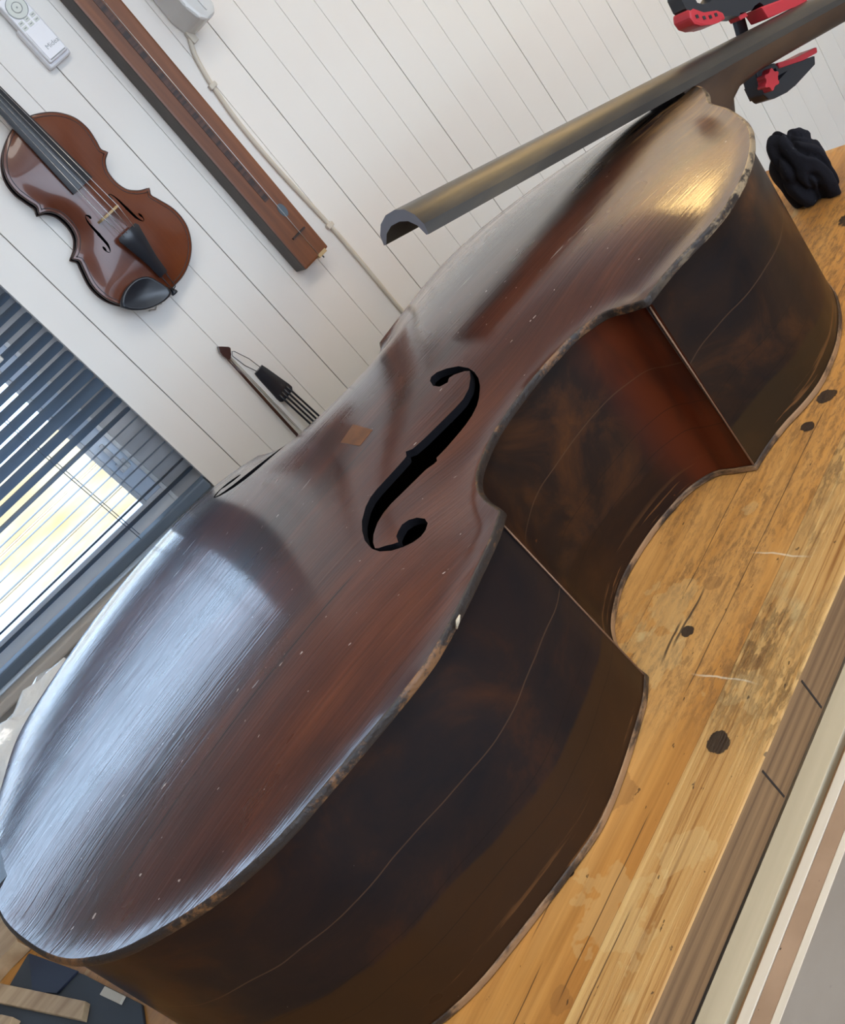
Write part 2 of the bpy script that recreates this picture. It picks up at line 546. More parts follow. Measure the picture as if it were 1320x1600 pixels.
def benchmat(name, front):
    t = NT(name, rough=0.5, spec=0.35)
    big = t.noise((2.2, 9, 4), 1, 4, 0.6, 0.6)
    g = t.noise((3.0, 170 if front else 120, 60), 1, 6, 0.68, 0.5)
    if front:
        col = t.ramp(g, [(0.32, (0.22, 0.085, 0.02)), (0.45, (0.46, 0.25, 0.08)), (0.7, (0.62, 0.40, 0.16))])
    else:
        col = t.ramp(big, [(0.25, (0.34, 0.14, 0.032)), (0.5, (0.52, 0.25, 0.064)), (0.75, (0.60, 0.34, 0.115))])
        col = t.mix(0.5, col, t.ramp(g, [(0.3, (0.5, 0.42, 0.36)), (0.62, (1.12, 1.12, 1.12))]), 'MULTIPLY')
    # ingrained dirt where the work is done
    q = t.xyz()
    area = t.math('MULTIPLY', t.gray(t.noise((5, 8, 1), 1, 3, off=(1, 2, 0)), 0.36, 0.55), t.gray(q[0], 0.22, 0.33))
    dirt = t.math('MULTIPLY', area, t.gray(t.noise((60, 170, 1), 1, 7, 0.8), 0.45, 0.60))
    col = t.mix(t.math('MULTIPLY', dirt, 0.6), col, (0.115, 0.06, 0.028))
    pale = t.gray(t.noise((6, 10, 1), 1, 5, 0.6, off=(7, 1, 0)), 0.60, 0.66)
    col = t.mix(t.math('MULTIPLY', pale, 0.45), col, (0.58, 0.45, 0.22))
    for c, r in STAINS_L: col = t.mix(t.math('MULTIPLY', t.spot(c, r, 1.8, 35), 0.22), col, (0.66, 0.50, 0.24))
    for c, r in STAINS_B: col = t.mix(t.math('MULTIPLY', t.spot(c, r, 0.7, 60), 0.4), col, (0.20, 0.09, 0.03))
    for c, r in STAINS_D: col = t.mix(t.math('MULTIPLY', t.spot(c, r, 0.45, 110), 0.93), col, (0.014, 0.010, 0.009))
    for a, k in (((0.372, 0.51), 0.03), ((0.345, 0.515), 0.02)):
        col = t.mix(t.math('MULTIPLY', t.line(1, a[1], 0.0016, a[0] - k, a[0] + k, 0, 0.012, 14), 0.85), col, (0.03, 0.02, 0.015))
    for v_, u0, u1 in ((0.4585, 0.05, 0.19), (0.437, 0.0, 0.12), (0.505, 0.08, 0.27), (0.478, 0.30, 0.62), (0.528, 0.40, 0.9), (0.486, -0.1, 0.06)):
        col = t.mix(t.math('MULTIPLY', t.line(1, v_, 0.0007, u0, u1, 0, 0.006, 7), 0.8), col, (0.07, 0.035, 0.015))
    for x0, y0, y1 in ((0.445, 0.43, 0.475), (0.318, 0.425, 0.475)):
        col = t.mix(t.math('MULTIPLY', t.line(0, x0, 0.0011, y0, y1, 1, 0.01, 20), 0.6), col, (0.68, 0.60, 0.46))
    fl = t.gray(t.noise((70, 160, 1), 1, 3, 0.6, off=(2, 2, 0)), 0.69, 0.72)
    col = t.mix(t.math('MULTIPLY', fl, 0.75), col, (0.03, 0.016, 0.010))
    t.color(col)
    t.rough(t.gray(big, 0.3, 0.7, 0.38, 0.62))
    t.bump(t.math('ADD', g, t.math('MULTIPLY', dirt, -0.6)), 0.75 if front else 0.4, 0.0016 if front else 0.001)
    return t.m


M['bench'] = benchmat('pine bench top', False)
M['bench_front'] = benchmat('coarse grained front plank', True)
t = NT('brown bench side', rough=0.7)  # browner and darker than the top faces of the planks
t.color(t.ramp(t.noise((3, 60, 150), 1, 4, 0.6, 0.3), [(0.3, (0.11, 0.055, 0.022)), (0.6, (0.245, 0.135, 0.058))]))
t.bump(t.noise((3, 60, 150), 1, 4, 0.6), 0.5, 0.0012)
M['bench_side'] = t.m
M['slot'] = plain('dark saw cut', (0.02, 0.013, 0.01), 0.9)


def edgewood(name, a, b):
    t = NT(name, rough=0.75)
    t.color(t.ramp(t.noise((2.5, 40, 40), 1, 4), [(0.3, a), (0.7, b)]))
    return t.m


M['ply'] = edgewood('pale sheet edge', (0.42, 0.36, 0.25), (0.56, 0.49, 0.35))
M['pale'] = edgewood('whitish sheet edge', (0.52, 0.46, 0.37), (0.66, 0.60, 0.50))
t = NT('chipboard edge', rough=0.85)
c0 = t.ramp(t.noise((30, 30, 30), 1, 4), [(0.3, (0.29, 0.19, 0.12)), (0.7, (0.37, 0.25, 0.165))])
t.color(t.mix(t.gray(t.noise((120, 230, 200), 1, 2), 0.71, 0.74), c0, (0.03, 0.02, 0.015)))
M['chip'] = t.m
t = NT('grey melamine face', rough=0.5)
c0 = t.ramp(t.noise(sc=6, detail=5), [(0.3, (0.27, 0.21, 0.155)), (0.7, (0.355, 0.285, 0.22))])
t.color(t.mix(t.gray(t.noise(sc=50, detail=2), 0.74, 0.77), c0, (0.12, 0.10, 0.10)))
M['melamine'] = t.m
t = NT('offcut wood', rough=0.6)
t.color(t.ramp(t.noise((8, 60, 30), 1, 4), [(0.3, (0.34, 0.22, 0.12)), (0.7, (0.55, 0.40, 0.24))]))
M['offcut'] = t.m
M['navy'] = plain('navy card', (0.018, 0.026, 0.055), 0.6)
M['mat'] = plain('dark grey mat', (0.045, 0.055, 0.07), 0.7)
M['chipw'] = plain('pale chip', (0.62, 0.56, 0.46), 0.6)
t = NT('clear plastic film', (0.93, 0.96, 0.97), 0.15, trans=0.25, coat=1.0)
t.bump(t.noise(sc=60, detail=4), 0.5, 0.004)
M['film'] = t.m
t = NT('lamp diffuser', (0.9, 0.8, 0.6), 0.5)
t.b.inputs['Emission Color'].default_value = (1.0, 0.66, 0.26, 1)
t.b.inputs['Emission Strength'].default_value = 13.0
M['lamp_w'] = t.m
t = NT('white lamp diffuser', (0.9, 0.9, 0.9), 0.5)
t.b.inputs['Emission Color'].default_value = (1.0, 0.94, 0.85, 1)
t.b.inputs['Emission Strength'].default_value = 7.5
M['lamp_n'] = t.m

# ================================================================== the room
X0, X1, Y0, CE = -2.6, 3.2, -2.4, 2.5
struct = lambda o: tag(o, kind='structure')
struct(box('floor', (X0, Y0, -0.1), (X1, 3.0, 0), M['concrete']))
struct(prism('ceiling', [(X0, Y0), (X1, Y0), (X1, D + 0.1), (0.25, D + 0.1), (X0, D + 0.78)], lambda a, b, d: Vector((a, b, CE + d)), 0.0, 0.1, M['ceil']))
struct(box('wall_right', (X1, Y0, 0), (X1 + 0.1, 2.0, CE), M['wall']))
struct(box('wall_left', (X0 - 0.1, Y0, 0), (X0, 2.6, CE), M['plaster']))
# rear wall with a wide opening added for the fill light
wf = struct(box('wall_front', (X0, Y0 - 0.1, 0), (X1, Y0, 0.8), M['plaster']))
struct(box('wall_front_top', (X0, Y0 - 0.1, 2.4), (X1, Y0, CE), M['plaster']))
struct(box('wall_front_left', (X0, Y0 - 0.1, 0.8), (-0.9, Y0, 2.4), M['plaster']))
struct(box('wall_front_right', (1.9, Y0 - 0.1, 0.8), (X1, Y0, 2.4), M['plaster']))
# boarded back wall
wb = struct(box('wall_back', (0.26, D + 0.017, 0), (X1, D + 0.1, CE), M['gap']))
P0 = 0.06447
meshes = {}
k = 0
x = 0.2915
edges = [0.232] + [0.2915 + P0 * i for i in range(46)]
for i in range(len(edges) - 1):
    a, b = edges[i], edges[i + 1]
    gl_, gr = (0.0007 if i % 4 == 1 else 0.00028), (0.0007 if i % 4 == 0 else 0.00028)
    if i == 0: gl_ = 0
    key = (round(b - a, 4), gl_, gr)
    if key not in meshes:
        o = box('wall_board', (gl_, 0, 0), (b - a - gr, 0.017, CE), M['wall'], wb)
        bm = bmesh.new(); bm.from_mesh(o.data)
        ed = [e for e in bm.edges if abs(e.verts[0].co.z - e.verts[1].co.z) > 1 and e.verts[0].co.y < 0.001]
        bmesh.ops.bevel(bm, geom=ed, offset=0.0005, segments=1, affect='EDGES')
        bm.to_mesh(o.data); bm.free()
        meshes[key] = o.data
    else:
        o = bpy.data.objects.new('wall_board', meshes[key]); C.objects.link(o); o.parent = wb
    o.location = (a, D, 0)

# window wall, turned 13 degrees; local axes: x leftwards along the wall, y outwards, z up


def wloc(name):
    o = bpy.data.objects.new(name, None)
    C.objects.link(o)
    m = Matrix((WT, WN, Vector((0, 0, 1)))).transposed().to_4x4()
    m.translation = WO
    o.matrix_world = m
    return o


MW = Matrix((WT, WN, Vector((0, 0, 1)))).transposed().to_4x4()
MW.translation = WO
WL_, SILL, HEAD = 1.30, 0.955, 1.80


def wbox(name, lo, hi, m, parent=None, bevel=0.0):
    o = box(name, lo, hi, m, parent, bevel)
    if parent is None: o.matrix_world = MW
    return o


struct(wbox('wall_window_below', (0.0, 0.0, 0), (WL_ + 1.7, 0.12, SILL - 0.02), M['plaster']))
struct(wbox('wall_window_above', (0.0, 0.0, HEAD), (WL_ + 1.7, 0.12, CE), M['plaster']))
struct(wbox('wall_window_side', (WL_, 0.0, SILL - 0.02), (WL_ + 1.7, 0.12, HEAD), M['plaster']))
struct(wbox('trim_1', (0.0, -0.02, SILL - 0.02), (WL_, 0.06, SILL), M['plaster'], bevel=0.004))
win = struct(wloc('window_1'))
# outer frame (grey jamb), blue-grey sash with white glazing beads
wbox('jamb', (-0.03, 0.055, SILL), (0.066, 0.12, HEAD), M['jamb'], win)
wbox('frame_bead', (0.066, 0.050, SILL), (0.074, 0.12, HEAD), M['white'], win, 0.001)
wbox('sash_stile', (0.074, 0.058, SILL + 0.03), (0.112, 0.11, HEAD), M['frame_blue'], win, 0.002)
wbox('glazing_bead', (0.112, 0.054, SILL + 0.06), (0.121, 0.11, HEAD), M['white'], win, 0.001)
wbox('sash_rail', (0.066, 0.055, SILL), (WL_, 0.115, SILL + 0.062), M['white'], win, 0.002)
wbox('sash_rail', (0.066, 0.055, HEAD - 0.06), (WL_, 0.115, HEAD), M['white'], win, 0.002)
wbox('sash_stile', (WL_ - 0.06, 0.055, SILL), (WL_, 0.115, HEAD), M['white'], win, 0.002)
wbox('pane', (0.119, 0.080, SILL + 0.06), (WL_ - 0.06, 0.084, HEAD - 0.06), M['glass'], win)
hb = bmesh.new()
bbox(hb, (0.080, 0.045, 1.085), (0.100, 0.058, 1.105))
bbox(hb, (0.086, 0.036, 1.088), (0.094, 0.046, 1.150))
bm_obj('handle', hb, M['white'], win, bevel=0.002)

# venetian blind hanging in the reveal
bl = tag(wloc('venetian_blind'), 'slate blue venetian blind hanging half closed in the window left', 'blind')
WS, pitch = 0.0275, 0.02175
tops = {1: 27, 2: 29, 3: 31, 4: 33, 5: 36, 6: 38, 7: 42, 8: 43, 9: 46, 10: 52, 11: 46, 12: 38, 13: 27, 14: 9.5, 15: 11, 16: 12, 17: 12.5, 18: 13, 19: 21, 20: 30}
zs = {k: 1.4345 - (k - 1) * pitch for k in range(-28, 22)}
smesh = None
for k in range(-28, 21):
    if zs[k] > HEAD - 0.05: continue
    if smesh is None:
        V, Fs = [], []
        prof = [(-1, 0.0), (-0.5, 0.0016), (0, 0.0022), (0.5, 0.0016), (1, 0.0)]
        for sgn, dz in ((1, 0.0), (-1, -0.0005)):
            for xx in (0.003, 0.008, 1.28):
                for yy, zz in prof:
                    V.append((xx, yy * WS / 2 * (0.8 if xx == 0.003 else 1), zz + dz))
        for c in range(2):
            for i in range(2):
                for j in range(4):
                    a = c * 15 + i * 5 + j
                    f = [a, a + 1, a + 6, a + 5]
                    Fs.append(f if c == 0 else f[::-1])
        o = mesh('slat', V, Fs, M['slat'], bl, smooth=True)
        smesh = o.data
    else:
        o = bpy.data.objects.new('slat', smesh); C.objects.link(o); o.parent = bl
    phi = tops.get(k, -20)
    o.location = (0, -0.004 + 0.012, zs[k] - 0.004)
    o.rotation_euler = (math.radians(-phi), 0, 0)
o = wbox('bottom_rail', (0.003, -0.006, 0.968), (1.28, 0.022, 0.990), M['slat'], bl, 0.004)
o = wbox('head_rail', (0.003, -0.008, HEAD - 0.05), (1.28, 0.03, HEAD - 0.005), M['slat'], bl, 0.003)
for xx in (0.16, 0.66, 1.16):
    tube('ladder_cord', [(xx, -0.007, 0.99), (xx, -0.007, HEAD - 0.05)], 0.0008, M['slat'], bl, 6)
    tube('ladder_cord', [(xx, 0.021, 0.99), (xx, 0.021, HEAD - 0.05)], 0.0008, M['slat'], bl, 6)
for zz in (1.385, 1.372):
    box('cord_tassel', (0.083, -0.012, zz - 0.008), (0.093, -0.005, zz + 0.003), M['cord'], bl, 0.002)

# beyond the window
struct(box('ground', (-9, 1.9, -0.2), (9, 12, -0.1), M['ground']))
fen = empty('garden_fence', 'sunlit timber board fence outside the window', 'fence', WO + WN * 1.35 + WT * 1.5 - Vector((0, 0, 0.1)), math.pi - AL)
fz = 0.0
i = 0
while fz < 1.12:
    hgt = 0.098 if i % 2 else 0.086
    o = box('fence_board', (-2.6, -0.012, fz), (2.6, 0.012, fz + hgt), M['fence'], fen, 0.003)
    o.location = (0, random.uniform(-0.004, 0.004), 0)
    fz += hgt + 0.006
    i += 1
for xx in (-1.8, 0.1, 2.0):
    box('fence_post', (xx, -0.1, 0), (xx + 0.09, -0.013, 1.14), M['fence'], fen, 0.004)

# ceiling lamps


def ceiling_lamp(label, x, y, sx, sy, m, drop=0.0):
    r = empty('ceiling_lamp', label, 'lamp', (x, y, CE - drop))
    if drop:
        tube('rod', [(0, 0, 0), (0, 0, drop)], 0.006, M['white'], r, 8)
    bm = bmesh.new()
    bbox(bm, (-sx + 0.02, -sy + 0.02, -0.006), (sx - 0.02, sy - 0.02, 0))
    for lo, hi in (((-sx, -sy, -0.04), (sx, -sy + 0.02, 0)), ((-sx, sy - 0.02, -0.04), (sx, sy, 0)), ((-sx, -sy, -0.04), (-sx + 0.02, sy, 0)), ((sx - 0.02, -sy, -0.04), (sx, sy, 0))):
        bbox(bm, lo, hi)
    bm_obj('lamp_frame', bm, M['white'], r)
    box('diffuser', (-sx + 0.02, -sy + 0.02, -0.035), (sx - 0.02, sy - 0.02, -0.02), m, r)
    return r


ceiling_lamp('warm panel lamp hung low over the far right of the bench', 2.0, 1.33, 0.32, 0.27, M['lamp_w'], 0.28)
ceiling_lamp('long white ceiling panel lamp over the front of the bench', 0.55, 0.0, 0.85, 0.30, M['lamp_n'])

# ================================================================== workbench
RB = math.atan2(UB.y, UB.x)
bench = empty('workbench', 'worn pine workbench with stained orange top under the double bass', 'workbench', (0, 0, 0), RB)
U0, U1 = -0.72, 1.129
vs = [0.3895, 0.447, 0.560, 0.672, 0.790, 0.905, 1.02, 1.135, 1.245, 1.36]
for i in range(len(vs) - 1):
    front = i == 0
    bm = bmesh.new()
    bbox(bm, (U0, vs[i] + (0 if front else 0.0001), ZB - 0.044), (U1 + random.uniform(-0.002, 0.002), vs[i + 1] - 0.0001, ZB))
    if front:
        ed = [e for e in bm.edges if all(v.co.y < vs[0] + 0.001 for v in e.verts) and abs(e.verts[0].co.x - e.verts[1].co.x) > 0.5]
        bmesh.ops.bevel(bm, geom=ed, offset=0.0028, segments=3, affect='EDGES', profile=0.6)
    o = bm_obj('plank', bm, None, bench)
    me = o.data
    me.materials.append(M['bench_front'] if front else M['bench'])
    me.materials.append(M['bench_side'])
    for p in me.polygons:
        if p.normal.z < 0.35 and (p.normal.y < -0.5 or abs(p.normal.x) > 0.5): p.material_index = 1
for uu in (0.249, 0.327):
    box('saw_cut', (uu, 0.3890, ZB - 0.040), (uu + 0.0016, 0.3897, ZB - 0.004), M['slot'], bench)
for uu in (U0 + 0.05, U1 - 0.15):
    for vv in (0.46, 1.24):
        box('leg', (uu, vv, 0), (uu + 0.09, vv + 0.09, ZB - 0.044), M['bench_side'], bench, 0.004)
box('stretcher', (U0 + 0.14, 0.48, 0.2), (U1 - 0.15, 0.52, 0.29), M['bench_side'], bench, 0.003)
box('stretcher', (U0 + 0.14, 1.26, 0.2), (U1 - 0.15, 1.30, 0.29), M['bench_side'], bench, 0.003)

# sheets standing against the bench front
SH = [('ply_sheet', 'thick cream plywood sheet standing closest to the bench front', 0.3690, 0.3888, 'ply', 0.8555, None),
      ('white_sheet', 'whitish board standing in front of the dark gap', 0.3552, 0.3630, 'pale', 0.8545, None),
      ('chipboard_sheet', 'brown speckled chipboard sheet between two pale boards', 0.3424, 0.3550, 'chip', 0.8540, None),
      ('melamine_sheet', 'grey faced sheet with pale top edge, outermost of the stack', 0.3366, 0.3422, 'pale', 0.8545, 'melamine')]
for nm, lb, v0, v1, m, zt, face in SH:
    o = box(nm, (-0.55, v0, 0.001), (1.02, v1, zt), M[m], None, 0.0006)
    o.rotation_euler = (0, 0, RB)
    tag(o, lb, 'sheet')
    if face:
        o.data.materials.append(M[face])
        for p in o.data.polygons:
            if p.normal.y < -0.8: p.material_index = 1
o = box('spacer_strip', (-0.55, 0.3632, 0.001), (1.0, 0.3688, 0.847), M['bench_side'])
o.rotation_euler = (0, 0, RB)
tag(o, 'thin brown board sunk between the cream sheet and the whitish board', 'sheet')

# ================================================================== the double bass
bass = empty('double_bass', 'old dark red brown double bass body lying on its back on the bench', 'double bass', (OB.x, OB.y, ZB), math.atan2(EB.y, EB.x))
ZT = 0.2106                                # top edge of the belly above the bench
near_up = [(0.817, 0.0), (0.813, -0.022), (0.790, -0.052), (0.762, -0.077), (0.735, -0.121), (0.693, -0.175), (0.654, -0.207), (0.614, -0.229), (0.582, -0.240), (0.551, -0.246), (0.525, -0.2455), (0.495, -0.2405), (0.467, -0.2385), (0.440, -0.2400)]
near_c = [(0.440, -0.2400), (0.433, -0.219), (0.426, -0.199), (0.403, -0.183), (0.378, -0.178), (0.346, -0.176), (0.311, -0.179), (0.277, -0.186), (0.242, -0.203), (0.222, -0.222), (0.211, -0.245), (0.204, -0.274)]
near_low = [(0.204, -0.274), (0.184, -0.286), (0.153, -0.299), (0.121, -0.311), (0.095, -0.319), (0.071, -0.3235), (0.038, -0.3235), (0.006, -0.322), (-0.032, -0.3195), (-0.068, -0.316), (-0.102, -0.307), (-0.132, -0.294), (-0.161, -0.276), (-0.191, -0.254), (-0.214, -0.230), (-0.238, -0.194), (-0.259, -0.141), (-0.277, -0.074), (-0.284, 0.0)]
far_low = [(-0.284, 0.0), (-0.274, 0.09), (-0.246, 0.172), (-0.213, 0.234), (-0.155, 0.276), (-0.07, 0.316), (-0.015, 0.331), (0.04, 0.337), (0.09, 0.335), (0.142, 0.321), (0.175, 0.300), (0.204, 0.272)]
far_c = [(0.204, 0.272), (0.211, 0.245), (0.222, 0.222), (0.242, 0.203), (0.277, 0.186), (0.311, 0.179), (0.346, 0.177), (0.378, 0.182), (0.395, 0.193), (0.408, 0.215)]
far_up = [(0.408, 0.215), (0.430, 0.220), (0.482, 0.231), (0.525, 0.2375), (0.568, 0.237), (0.61, 0.225), (0.65, 0.204), (0.69, 0.173), (0.715, 0.148), (0.74, 0.121), (0.765, 0.092), (0.790, 0.058), (0.813, 0.024), (0.817, 0.0)]
segs = [near_up, near_c, near_low, far_low, far_c, far_up]
sp = [spline(s, 0.006) for s in segs]
outline = [p for s in sp for p in s[:-1]]


def offset(pts, d, closed=True):
    """shift a polyline inwards (d > 0) for a clockwise-from-heel outline"""
    P = np.array(pts)
    n = len(P)
    if closed:
        a, b = np.roll(P, 1, 0), np.roll(P, -1, 0)
    else:
        a = np.vstack([P[:1], P[:-1]]); b = np.vstack([P[1:], P[-1:]])
    t = b - a
    t /= np.linalg.norm(t, axis=1)[:, None] + 1e-12
    nn = np.c_[-t[:, 1], t[:, 0]]
    return P + nn * d


def area(P):
    P = np.array(P)
    return 0.5 * np.sum(P[:, 0] * np.roll(P[:, 1], -1) - np.roll(P[:, 0], -1) * P[:, 1])


SGN = 1.0 if area(outline) > 0 else -1.0     # inward normal sign


def arch(outl, dx, lam, A, power=1.35, iters=2500, lip=0.0, lipw=0.022):
    """belly arching: a screened membrane over the outline, scaled along the length by A(s)"""
    P = np.array(outl)
    lo = P.min(0) - 3 * dx
    nx, ny = (np.ceil((P.max(0) + 3 * dx - lo) / dx)).astype(int)
    xs = lo[0] + dx * np.arange(nx); ys = lo[1] + dx * np.arange(ny)
    X, Y = np.meshgrid(xs, ys, indexing='ij')
    ins = np.zeros(X.shape, bool)
    for i in range(len(P)):
        x1, y1 = P[i]; x2, y2 = P[i - 1]
        if y1 == y2: continue
        c = (y1 > Y) != (y2 > Y)
        ins ^= c & (X < (x2 - x1) * (Y - y1) / (y2 - y1) + x1)
    u = np.zeros(X.shape)
    k2 = (dx / lam) ** 2
    for _ in range(iters):
        s = np.zeros_like(u)
        s[1:-1, 1:-1] = u[2:, 1:-1] + u[:-2, 1:-1] + u[1:-1, 2:] + u[1:-1, :-2]
        u = np.where(ins, (s + k2) / (4 + k2), 0)
    mid = (P[:, 1].max() + P[:, 1].min()) / 2
    j = int(round((0 - lo[1]) / dx))
    uc = u[:, max(0, min(ny - 1, j))]
    ker = np.ones(9) / 9
    uc = np.convolve(np.pad(uc, 4, mode='edge'), ker, 'valid')
    rel = np.clip(u / np.maximum(uc[:, None], 0.02), 0, 1.6)
    h = A(xs)[:, None] * rel ** power
    for _ in range(6):
        hp = np.pad(h, 1, mode='edge')
        h = (hp[1:-1, 1:-1] * 4 + hp[2:, 1:-1] + hp[:-2, 1:-1] + hp[1:-1, 2:] + hp[1:-1, :-2]) / 8
    if lip:                                # upturned edge outside the fluting
        dm = np.full(X.shape, 9.0)
        for a, b in P:
            dm = np.minimum(dm, (X - a) ** 2 + (Y - b) ** 2)
        dm = np.sqrt(dm) * np.where(ins, 1, 0)         # 0 outside: the lip height carries on
        h = h + lip * np.clip(1 - dm / lipw, 0, 1) ** 2 * np.where(Y > 0.05, 0.3, 1.0)
    for _ in range(2):
        hp = np.pad(h, 1, mode='edge')
        h = np.where(ins, (hp[1:-1, 1:-1] * 4 + hp[2:, 1:-1] + hp[:-2, 1:-1] + hp[1:-1, 2:] + hp[1:-1, :-2]) / 8, h)
    gx, gy = np.gradient(h, dx)

    def samp(F, p):
        q = (np.asarray(p, float) - lo) / dx
        i = np.clip(q.astype(int), 0, [nx - 2, ny - 2])
        f = np.clip(q - i, 0, 1)
        a, b = i[:, 0], i[:, 1]
        return (F[a, b] * (1 - f[:, 0]) + F[a + 1, b] * f[:, 0]) * (1 - f[:, 1]) + (F[a, b + 1] * (1 - f[:, 0]) + F[a + 1, b + 1] * f[:, 0]) * f[:, 1]
    return (lambda p: samp(h, p)), (lambda p: np.c_[-samp(gx, p), -samp(gy, p), np.ones(len(p))])


def plate(name, outl, holes, step, hz, hn, z0, thick, mats, parent, rim=0.003, sgn=1.0):
    """arched plate with real cut-outs, rounded rim and hole walls; custom normals from the arching"""
    P = np.array(outl)
    v2 = [Vector(p) for p in outl]
    ed = [(i, (i + 1) % len(outl)) for i in range(len(outl))]
    for hl in holes:
        k = len(v2)
        v2 += [Vector(p) for p in hl]
        ed += [(k + i, k + (i + 1) % len(hl)) for i in range(len(hl))]
    bound = np.array([tuple(p) for p in v2])
    lo, hi = P.min(0), P.max(0)
    row = 0
    y = lo[1]
    while y < hi[1]:
        xs_ = np.arange(lo[0] + (step / 2 if row % 2 else 0), hi[0], step)
        for xx in xs_:
            d = np.min((bound[:, 0] - xx) ** 2 + (bound[:, 1] - y) ** 2)
            if d > (step * 0.6) ** 2 and inside(outl, (xx, y)):
                v2.append(Vector((xx, y)))
        y += step * 0.866
        row += 1
    vv, ee, ff, *_ = delaunay_2d_cdt(v2, ed, [], 0, 1e-7)
    q = np.array([tuple(p) for p in vv])
    keep = []
    for t_ in ff:
        c = q[list(t_)].mean(0)
        if inside(outl, c) and not any(inside(hl, c) for hl in holes):
            keep.append(list(t_))
    z = hz(q)
    N = hn(q)
    N /= np.linalg.norm(N, axis=1)[:, None]
    n = len(q)
    V = [(a, b, z0 + c) for (a, b), c in zip(q, z)]
    NN = [tuple(a) for a in N]
    Fs = list(keep)
    fm = [0] * len(keep)
    V += [(a, b, z0 + c - thick) for (a, b), c in zip(q, z)]
    NN += [(0, 0, -1)] * n
    Fs += [[i + n for i in t_][::-1] for t_ in keep]
    fm += [2] * len(keep)
    # walls
    half = {}
    for t_ in keep:
        for a, b in zip(t_, t_[1:] + t_[:1]): half[(a, b)] = 1
    nb = len(outl)
    bd = {a: b for (a, b) in half if (b, a) not in half}
    todo = dict(bd)
    on_out = {}
    for i in range(n):
        pass
    while todo:
        s = next(iter(todo))
        loop = [s]
        c = todo.pop(s)
        while c != s and c in todo:
            loop.append(c)
            c = todo.pop(c)
        L = q[loop]
        outer = abs(area(L)) > 0.3 * abs(area(P))
        tg = np.roll(L, -1, 0) - np.roll(L, 1, 0)
        tg /= np.linalg.norm(tg, axis=1)[:, None] + 1e-12
        ow = np.c_[tg[:, 1], -tg[:, 0]]            # outward (faces are counter-clockwise)
        prof = [(0, 0, 0.25), (0.55, 0.10, 0.75), (0.95, 0.35, 1), (1.0, 0.6, 1), (0.8, 0.9, 0.8), (0, 1.0, 0)] if outer else [(0, 0, 1), (0, 1, 1)]
        base = len(V)
        m = len(loop)
        for (o_, dn, nz) in prof:
            for i in range(m):
                V.append((L[i, 0] + ow[i, 0] * o_ * rim, L[i, 1] + ow[i, 1] * o_ * rim, z0 + z[loop[i]] - dn * thick))
                up = (1 - nz) if dn < 0.5 else -(1 - nz)
                NN.append(tuple(Vector((ow[i, 0] * max(nz, 0.05), ow[i, 1] * max(nz, 0.05), up)).normalized()))
        for r_ in range(len(prof) - 1):
            for i in range(m):
                i2 = (i + 1) % m
                Fs.append([base + r_ * m + i, base + (r_ + 1) * m + i, base + (r_ + 1) * m + i2, base + r_ * m + i2])
                fm.append(1 if outer else 2)
    o = mesh(name, V, Fs, None, parent, True, mats, fm)
    o.data.normals_split_custom_set_from_vertices(NN)
    return o


FH = [[0.3094, -0.0745], [0.3046, -0.0842], [0.3058, -0.0934], [0.3128, -0.0978], [0.3181, -0.0946], [0.3232, -0.0975], [0.3298, -0.105], [0.3317, -0.1101], [0.3247, -0.1174], [0.3131, -0.1252], [0.3003, -0.1292], [0.2889, -0.1298], [0.2758, -0.1297], [0.2601, -0.1298], [0.2472, -0.13], [0.2352, -0.1292], [0.233, -0.1289], [0.2282, -0.125], [0.2241, -0.1305], [0.2206, -0.1316], [0.2096, -0.1329], [0.1962, -0.1342], [0.183, -0.1353], [0.1728, -0.1374], [0.1625, -0.1429], [0.1496, -0.1542], [0.1416, -0.165], [0.1347, -0.1781], [0.1308, -0.1935], [0.1318, -0.2037], [0.1368, -0.2138], [0.1441, -0.2207], [0.1515, -0.2247], [0.1589, -0.2259], [0.1662, -0.2234], [0.1725, -0.2183], [0.1752, -0.2113], [0.173, -0.2038], [0.1681, -0.1993], [0.1616, -0.198], [0.1546, -0.2013], [0.15, -0.2043], [0.1461, -0.2118], [0.1428, -0.2092], [0.1384, -0.2037], [0.1339, -0.1995], [0.1326, -0.1961], [0.1362, -0.1889], [0.1425, -0.1813], [0.1535, -0.1731], [0.1637, -0.1688], [0.1749, -0.1663], [0.1895, -0.1653], [0.2043, -0.1639], [0.2194, -0.1622], [0.2279, -0.1631], [0.2317, -0.1626], [0.2342, -0.1593], [0.2469, -0.1578], [0.2643, -0.155], [0.2766, -0.1529], [0.2885, -0.1503], [0.2996, -0.1464], [0.308, -0.1419], [0.32, -0.1332], [0.3273, -0.1251], [0.3321, -0.1159], [0.3345, -0.106], [0.3335, -0.0931], [0.3278, -0.0813], [0.3211, -0.0729], [0.3142, -0.0709]]
FH2 = [[a - 0.010, 0.012 - b + 0.032 * max(0.0, min(1.0, (0.128 + b) / 0.05))] for a, b in FH][::-1]
A0 = 0.0405


def A_bass(s):
    tt = np.clip((s + 0.284) / (0.817 + 0.284), 0, 1)
    return A0 * np.sin(np.pi * tt) ** 0.55


hz, hn = arch(outline, 0.0035, 0.13, A_bass, lip=0.0050, lipw=0.028)
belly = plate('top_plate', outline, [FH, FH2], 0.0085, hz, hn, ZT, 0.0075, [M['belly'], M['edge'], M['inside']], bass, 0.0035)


def wide(s):                                # the back is a little fuller than the belly in the lower bout
    return 1 + 0.035 * max(0.0, min(1.0, (0.30 - s) / 0.12)) - 0.012 * max(0, min(1, (s - 0.40) / 0.1))


